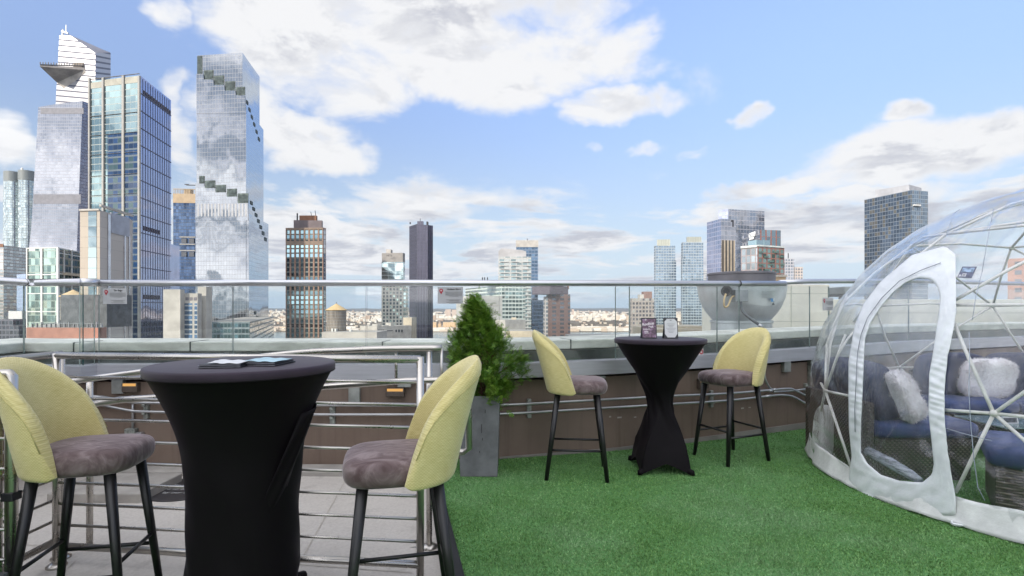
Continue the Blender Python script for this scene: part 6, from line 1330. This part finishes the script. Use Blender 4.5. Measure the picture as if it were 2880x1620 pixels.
# hoops: hub lattice
M_HOOP = mat('white_plastic_tube', (.80, .785, .74), .45, scale=8., var=.06)
r0 = [(-156 + 0, -24), (-110, -24), (-70, -24), (-30, -24), (10, -24), (50, -24), (90, -24), (126, -24), (152, -24), (179.5, -24)]
hub = {}
hub['A'] = dome_pt(2795, 1163); hub['B'] = dome_pt(2662, 858); hub['C'] = dome_pt(2662, 658); hub['D'] = dome_pt(2321, 1099)
def az_of(p): return math.degrees(math.atan2(p.y - DC.y, p.x - DC.x))
def S_(az, el): return dsurf(R_(az), R_(el), -.012)
ring1 = [hub['A'], S_(-107, 6), S_(-67, 6), S_(-27, 6), S_(13, 6), S_(53, 6), S_(93, 6), S_(131, 5), hub['D']]
ring2 = [hub['B'], S_(-127, 28), S_(-87, 29), S_(-47, 29), S_(-7, 29), S_(33, 29), S_(66, 29), S_(112, 29), S_(150, 29)]
ring0 = [dome_pt(2688, 1385), S_(-127, -26), S_(-87, -26), S_(-47, -26), S_(-7, -26), S_(33, -26), S_(73, -26), S_(112, -26), S_(150, -26)]
ring0b = dome_pt(2393, 1312)
ring3 = [hub['C'], S_(-113, 53), S_(-53, 53), S_(7, 53), S_(67, 53), S_(127, 53)]
top = S_(0, 90)
def strut(a, b, r=.0105):
    m_ = (a + b) / 2; v = m_ - DC
    if m_.z > DC.z: m_ = DC + v.normalized() * (v.length * .5 + (DR - .012) * .5)
    mb = MB(); mb.tube([a, m_, b], r, 10); mb.build('strut', M_HOOP, dome, smooth=True)
N9 = 9
for i in range(N9):
    j = (i + 1) % N9
    if i != 8: strut(ring1[i], ring1[j])
    if i != 8: strut(ring2[i], ring2[j]) 
    strut(ring1[i], ring2[i]); strut(ring1[i], ring2[(i + 1) % N9 if i != 8 else 0]) if i not in (8,) else None
    strut(ring1[i], ring0[i]); strut(ring1[i], ring0[(i + 1) % N9]) if i != 8 else None
strut(ring1[8], ring0b); strut(hub['D'], dome_pt(2325, 970)); strut(dome_pt(2325, 970), dome_pt(2382, 830)); strut(hub['D'], dome_pt(2378, 941))
strut(hub['D'], dome_pt(2386, 1113), .010); strut(dome_pt(2657, 1153), hub['A'])
strut(hub['C'], dome_pt(2450, 832)); strut(dome_pt(2450, 832), dome_pt(2400, 905))
strut(hub['C'], ring3[1]); strut(hub['C'], S_(-128, 50)); strut(hub['B'], S_(-137, 46)); strut(S_(-137, 46), ring3[1])
for i in range(6):
    j = (i + 1) % 6
    if i: strut(ring3[i], ring3[j])
    strut(ring3[i], top)
for a, b in ((1, 1), (2, 1), (2, 2), (3, 2), (4, 3), (5, 3), (5, 4), (6, 4), (6, 5), (7, 5), (8, 5)): strut(ring2[a], ring3[b])
for h_ in ring1 + ring2[1:] + ring3[1:] + [top]:
    d_ = (h_ - DC); d_.z = max(0, d_.z); d_.normalize(); mb = MB(); mb.tube([h_ - d_ * .014, h_ + d_ * .012], .020, 12); hb_ = mb.build('hub', M_HOOP, dome, smooth=True)
# seams welded in the cover
M_SEAM = mat('film_seam', (.40, .44, .52), .25, scale=10.)
mb = MB()
def seam(pts, r=.0022):
    mb.tube([dome_pt(x, y, .024) for x, y in pts], r, 6)
seam([(2662, 655), (2672, 630), (2683, 600), (2700, 589)]); seam([(2726, 935), (2727, 1000), (2725, 1100), (2730, 1190), (2738, 1280), (2750, 1370), (2770, 1408)]); seam([(2762, 765), (2745, 830), (2735, 900)]); seam([(2795, 585), (2780, 660), (2762, 765)]); seam([(2660, 1205), (2720, 1222), (2790, 1240)], .002)
mb.build('cover_seam', M_SEAM, dome, smooth=True)
# white arched door
M_CLOTH = mat('white_vinyl_cloth', (.77, .79, .81), .55, scale=5., var=.06, bump=.25, bscale=14, bdist=.02)
outer = [(2687, 714), (2689, 825), (2689, 879), (2678, 943), (2669, 986), (2665, 1000), (2656, 1090), (2656, 1179), (2665, 1269), (2680, 1359), (2689, 1400), (2687, 1450), (2600, 1448), (2500, 1424), (2440, 1400), (2391, 1378), (2387, 1340), (2395, 1287), (2387, 1201), (2386, 1108), (2386, 1018), (2391, 986), (2403, 915), (2429, 854), (2475, 793), (2565, 717), (2658, 692)]
inner = [(2583, 780), (2619, 787), (2637, 807), (2644, 836), (2642, 864), (2635, 915), (2622, 1004), (2613, 1054), (2611, 1161), (2619, 1233), (2626, 1305), (2621, 1334), (2594, 1357), (2529, 1353), (2475, 1335), (2439, 1305), (2420, 1273), (2420, 1197), (2425, 1090), (2429, 1000), (2432, 951), (2447, 908), (2475, 864), (2511, 821), (2547, 793)]
def ray_out(poly, c, a):
    dx, dy = math.cos(a), math.sin(a); best = 0
    for (x0, y0), (x1, y1) in zip(poly, poly[1:] + poly[:1]):
        ex, ey = x1 - x0, y1 - y0; den = dx * ey - dy * ex
        if abs(den) < 1e-9: continue
        t = ((x0 - c[0]) * ey - (y0 - c[1]) * ex) / den; s = ((x0 - c[0]) * dy - (y0 - c[1]) * dx) / den
        if t > best and -1e-6 <= s <= 1 + 1e-6: best = t
    return (c[0] + dx * best, c[1] + dy * best)
cc = (2528, 1080); nd, nr = 260, 12; 
def door(i, j):
    a = 2 * math.pi * i / nd; p0 = ray_out(inner, cc, a); p1 = ray_out(outer, cc, a); t = j / (nr - 1); x, y = p0[0] + (p1[0] - p0[0]) * t, p0[1] + (p1[1] - p0[1]) * t
    ww = .0035 * math.sin(y * .13 + 1.4 * math.sin(x * .09) + x * .06) * math.sin(math.pi * t) + .002 * math.sin(y * .33 - x * .12 + 2 * math.sin(y * .05))
    return dome_pt(x, y, .036 + ww + .004 * math.sin(math.pi * t))
mb = MB(); mb.grid(door, nd, nr, cu=True); o = mb.build('door_frame', M_CLOTH, dome, smooth=True); q = o.modifiers.new('thick', 'SOLIDIFY'); q.thickness = .006; q.offset = -1; door_o = o
mb = MB(); mb.grid(lambda i, j: dome_pt(*[cc[k] + (ray_out(inner, cc, 2 * math.pi * i / nd)[k] - cc[k]) * (1.02 * j / 8 + 1e-3) for k in (0, 1)], .030), nd, 9, cu=True)
mb.build('door_window', fm_, dome, smooth=True)
M_ZIP = mat('grey_zip', (.24, .25, .29), .5, scale=20.)
zl = [(2405, 1215), (2404, 1150), (2407, 1090), (2410, 1020), (2413, 985), (2422, 940), (2440, 893), (2480, 838), (2530, 790), (2590, 760), (2646, 739)]
mb = MB(); mb.tube([dome_pt(x, y, .052) for x, y in zl], .0028, 6); mb.build('zip', M_ZIP, door_o, smooth=True)
# clear roll at the foot of the door opening
mb = MB(); mb.tube([dome_pt(2440, 1268, -.05), dome_pt(2500, 1300, -.06), dome_pt(2560, 1335, -.05), dome_pt(2590, 1352, -.03)], [.035, .04, .035, .02], 12); mb.build('rolled_flap', mat('rolled_vinyl', (.42, .44, .50), .2, scale=14., stretch=(1, 1, 6), var=.4), dome, smooth=True)
# skirt lying on the turf
M_SKIRT = mat('white_skirt_cloth', (.76, .76, .745), .6, scale=6., var=.1, bump=.3, bscale=10, bdist=.03)
def skirt(i, j):
    az = 2 * math.pi * i / 200; t = j / 7; fold = math.sin(az * 17 + 1.5 * math.sin(az * 5)) * .5 + math.sin(az * 41 + 2) * .3
    h_ = .165 + .02 * math.sin(az * 7 + 1) + .012 * math.sin(az * 19 + 2 * math.sin(az * 3)); ex = .016 + .030 * t ** 1.6 + .022 * fold * (.3 + t * .7); z = h_ * (1 - t) + .005 + (.018 * abs(fold) if j == 7 else 0)
    return Vector((DC.x + (DR + ex) * math.cos(az), DC.y + (DR + ex) * math.sin(az), z + .01 * fold * math.sin(math.pi * t)))
mb = MB(); mb.grid(skirt, 200, 8, cu=True); o = mb.build('skirt', M_SKIRT, dome, smooth=True); q = o.modifiers.new('thick', 'SOLIDIFY'); q.thickness = .004
c = G(2682, 1476, .01); mb = MB(); mb.tube(smooth_path([c + Vector((.02, .06, .01)), c, c + Vector((.03, -.03, .008)), c + Vector((-.02, -.02, .016)), c + Vector((.005, .02, .014))], 4), .006, 7); mb.build('tie_cord', M_CLOTH, dome, smooth=True)
# printed card on the cover
q = [dome_pt(2707, 750, .03), dome_pt(2748, 750, .03), dome_pt(2732, 782, .03), dome_pt(2692, 780, .03)]
card = thing('printed_card', 'small dark printed card stuck to the dome cover right of its door', 'card', loc=q[3]); mb = MB(); n_ = (q[1] - q[0]).cross(q[3] - q[0]).normalized(); n_ = n_ if n_.y < 0 else -n_
mb.raw([p + n_ * .001 for p in q] + [p - n_ * .002 for p in q], [(0, 1, 2, 3)[::-1], (7, 6, 5, 4)[::-1], (0, 1, 5, 4), (1, 2, 6, 5), (2, 3, 7, 6), (3, 0, 4, 7)]); mb.build('sheet', mat('card_dark', (.14, .15, .22), .4, scale=30., var=.3), card)
def cardpt(u, v, off=.003): return q[3].lerp(q[2], u).lerp(q[0].lerp(q[1], u), v) + n_ * off
for (u0, v0, u1, v1, m_, nm) in ((.10, .48, .92, .88, mat('card_blue', (.30, .40, .55), .4, scale=40., var=.4), 'picture'), (.28, .08, .56, .36, mat('card_white', (.6, .6, .64), .5), 'white_square'), (.08, .06, .22, .24, MATS['card_white'], 'white_square')):
    mb = MB(); mb.face([cardpt(u0, v0), cardpt(u1, v0), cardpt(u1, v1), cardpt(u0, v1)]); mb.build(nm, m_, card)
mb = MB(); mb.face([cardpt(.33, .13, .0045), cardpt(.51, .13, .0045), cardpt(.51, .31, .0045), cardpt(.33, .31, .0045)]); mb.build('grey_square', mat('card_grey', (.3, .3, .32), .5), card)

# ---------------------------------------------------------------- lounge furniture inside
wk, N_, o_ = new_mat('brown_wicker'); b_ = N_.n('ShaderNodeBsdfPrincipled'); co = N_.n('ShaderNodeTexCoord').outputs['Object']; x, y, z = N_.sep(co); h_ = N_.m('ADD', x, y)
row = N_.m('FLOOR', N_.m('MULTIPLY', z, 58.)); wv = N_.m('SINE', N_.m('ADD', N_.m('MULTIPLY', h_, 170.), N_.m('MULTIPLY', row, 3.14159))); rw = N_.m('SINE', N_.m('MULTIPLY', z, 58. * 3.14159)); f = N_.m('MULTIPLY', N_.m('MULTIPLY_ADD', wv, .5, .5), N_.m('ABSOLUTE', rw))
N_.put(b_.inputs['Base Color'], N_.mix(f, (.035, .028, .022), N_.ramp(N_.noise(co, 12., 3.)[0], [(.3, (.10, .08, .062)), (.7, (.19, .155, .12))]))); b_.inputs['Roughness'].default_value = .55; N_.put(b_.inputs['Normal'], N_.bump(f, .8, .006)); N_.t.links.new(b_.outputs[0], o_.inputs[0])
M_BLUE = mat('navy_cushion', (.034, .052, .15), .75, scale=7., var=.22, sheen=.06, bump=.2, bscale=25, bdist=.006)
M_NAVY = mat('dark_navy_cushion', (.026, .032, .08), .8, scale=7., var=.2, sheen=.06, bump=.25, bscale=18, bdist=.01)
fur, N_, o_ = new_mat('white_fur'); b_ = N_.n('ShaderNodeBsdfPrincipled'); co = N_.n('ShaderNodeTexCoord').outputs['Object']; n_2 = N_.noise(co, 45., 5., .7, .8)[0]; N_.put(b_.inputs['Base Color'], N_.ramp(n_2, [(.3, (.74, .69, .70)), (.6, (.92, .89, .90))])); b_.inputs['Roughness'].default_value = .9; b_.inputs['Sheen Weight'].default_value = .6; N_.put(b_.inputs['Normal'], N_.bump(n_2, .9, .012)); N_.t.links.new(b_.outputs[0], o_.inputs[0])
def cushion(name, m, parent, c, half, rot=Matrix.Identity(3), puff=.25, n=18):
    """soft box: superellipsoid with a pinched edge"""
    def f(i, j):
        a = 2 * math.pi * i / (2 * n); b = -math.pi / 2 + math.pi * j / n
        se = lambda v, e: math.copysign(abs(v) ** e, v)
        p = Vector((half[0] * se(math.cos(b), puff * 1.6) * se(math.cos(a), puff), half[1] * se(math.cos(b), puff * 1.6) * se(math.sin(a), puff), half[2] * se(math.sin(b), .55)))
        return Vector(c) + rot @ p
    mb = MB(); mb.grid(f, 2 * n, n + 1, cu=True); return mb.build(name, m, parent, smooth=True)
def fur_pillow(label, c, half, rot, seed):
    r = thing('fur_pillow', label, 'pillow', 'white fur pillows in the dome', c); o = cushion('pad', fur, r, c, half, rot, .42, 16); rg = random.Random(seed); mb = MB()
    for k in range(5200):
        a, b = rg.uniform(0, 6.2832), math.asin(rg.uniform(-1, 1)); se = lambda v, e: math.copysign(abs(v) ** e, v); p = Vector((half[0] * se(math.cos(b), .67) * se(math.cos(a), .42), half[1] * se(math.cos(b), .67) * se(math.sin(a), .42), half[2] * se(math.sin(b), .55)))
        d = Vector((p.x / half[0] ** 2, p.y / half[1] ** 2, p.z / half[2] ** 2)).normalized() + Vector((rg.gauss(0, .5), rg.gauss(0, .5), rg.gauss(0, .5))); s = d.cross(Vector((rg.uniform(-1, 1), rg.uniform(-1, 1), 1))).normalized() * .0022
        p, d, s = Vector(c) + rot @ p, rot @ d.normalized(), rot @ s; mb.face([p - s, p + s, p + d * rg.uniform(.014, .03)])
    mb.build('pile', fur, r); return r
# left lounge seat, turned to the right
r = thing('wicker_lounge_seat', 'wicker lounge seat with blue cushion just inside the dome door', 'lounge seat', loc=(3.2, 4.65, 0)); mb = MB(); mb.box(2.86, 4.20, .006, 3.62, 5.10, .335); mb.box(2.80, 4.20, .006, 2.858, 5.10, .62); mb.build('wicker_base', wk, r, bevel=.015)
cushion('seat_cushion', M_BLUE, r, (3.27, 4.64, .40), (.42, .475, .075), puff=.16); cushion('back_cushion', M_NAVY, r, (2.98, 4.66, .66), (.13, .44, .26), Matrix.Rotation(R_(-14), 3, 'Y'), .3)
fur_pillow('white fur pillow leaning on the lounge seat inside the dome door', (3.10, 4.30, .665), (.085, .19, .215), Matrix.Rotation(R_(-26), 3, 'Y'), 1)
# rear sofa facing the viewer
r = thing('wicker_sofa', 'wicker sofa with dark navy back cushions at the rear of the dome', 'sofa', loc=(4.9, 5.4, 0)); mb = MB(); mb.box(4.18, 5.16, .006, 5.60, 5.62, .335); mb.build('wicker_base', wk, r, bevel=.015)
mb = MB(); mb.box(4.22, 5.622, .006, 5.36, 5.68, .72); mb.build('wicker_back', wk, r, bevel=.015)
for k in range(2): cushion('seat_cushion', M_BLUE, r, (4.54 + .72 * k, 5.36, .405), (.355, .25, .072), puff=.16)
for k in range(2): cushion('back_cushion', M_NAVY, r, (4.54 + .70 * k, 5.53, .67), (.345, .085, .235), Matrix.Rotation(R_(10), 3, 'X'), .25)
fur_pillow('white square fur pillow on the rear sofa of the dome', (4.78, 5.36, .66), (.255, .07, .20), Matrix.Rotation(R_(14), 3, 'X'), 2)
# ottoman in front on the right
r = thing('wicker_ottoman', 'wicker ottoman with thick blue cushion at the right border inside the dome', 'ottoman', loc=(3.55, 3.65, 0)); oa, ob = Vector((.60, .80, 0)), Vector((.80, -.60, 0)); oc_ = Vector((3.150, 3.475, 0)); mb = MB(); mb.frame(oc_, ob, oa, Z_, (0, 0, .006), (.75, .62, .325)); mb.build('wicker_base', wk, r, bevel=.015)
cushion('seat_cushion', M_BLUE, r, oc_ + ob * .37 + oa * .31 + Z_ * .395, (.415, .35, .075), Matrix((ob, oa, Z_)).transposed(), puff=.16)
# low glass table with framed card
r = thing('coffee_table', 'low wicker coffee table with glass top in the middle of the dome', 'coffee table', loc=(4.6, 4.75, 0)); mb = MB(); mb.box(4.52, 4.62, .006, 5.1, 5.0, .34); mb.build('wicker_base', wk, r, bevel=.015); mb = MB(); mb.box(4.18, 4.51, .3415, 5.14, 5.04, .352); mb.build('glass_top', mat('table_glass', (.20, .27, .28), .05, 0, scale=3., spec=.8), r)
c = Vector((4.36, 4.66, .354)); r = thing('framed_card', 'small white framed card on the glass coffee table in the dome', 'frame', loc=c); mb = MB(); mb.frame(c, X_, Y_, Vector((0, .2, .98)), (-.07, 0, 0), (.07, .008, .06)); mb.build('frame', mat('frame_white', (.6, .6, .62), .6, scale=10.), r); mb = MB(); mb.frame(c, X_, Y_, Vector((0, .2, .98)), (-.056, -.0015, .011), (.056, -.0002, .05)); mb.build('picture', mat('frame_dark', (.12, .12, .15), .6, scale=40., var=.5), r)
# draped white cloth bundles inside the left rim
r = thing('white_bundle', 'off white rolled cloth bundle inside the left rim of the dome', 'bundle', loc=(2.83, 4.75, 0))
cushion('roll', M_SKIRT, r, (2.76, 4.72, .26), (.075, .085, .25), Matrix.Rotation(R_(4), 3, 'Y'), .6)
cushion('roll', fur, r, (2.93, 4.95, .33), (.085, .1, .14), Matrix.Identity(3), .6)

# ================================================================ air: thin even haze over the whole view
hz, N_, o_ = new_mat('haze_air'); pv = N_.n('ShaderNodeVolumePrincipled'); pv.inputs['Color'].default_value = (.62, .78, 1.0, 1); pv.inputs['Density'].default_value = 3.4e-5; pv.inputs['Anisotropy'].default_value = .2
N_.t.links.new(pv.outputs[0], o_.inputs['Volume'])
mb = MB(); mb.box(-16500, -400, CITY - 1, 16500, 20500, 420); hz_o = mb.build('haze', hz); hz_o['kind'] = 'stuff'; tag(hz_o, 'thin blue haze over the far city and river', 'haze')
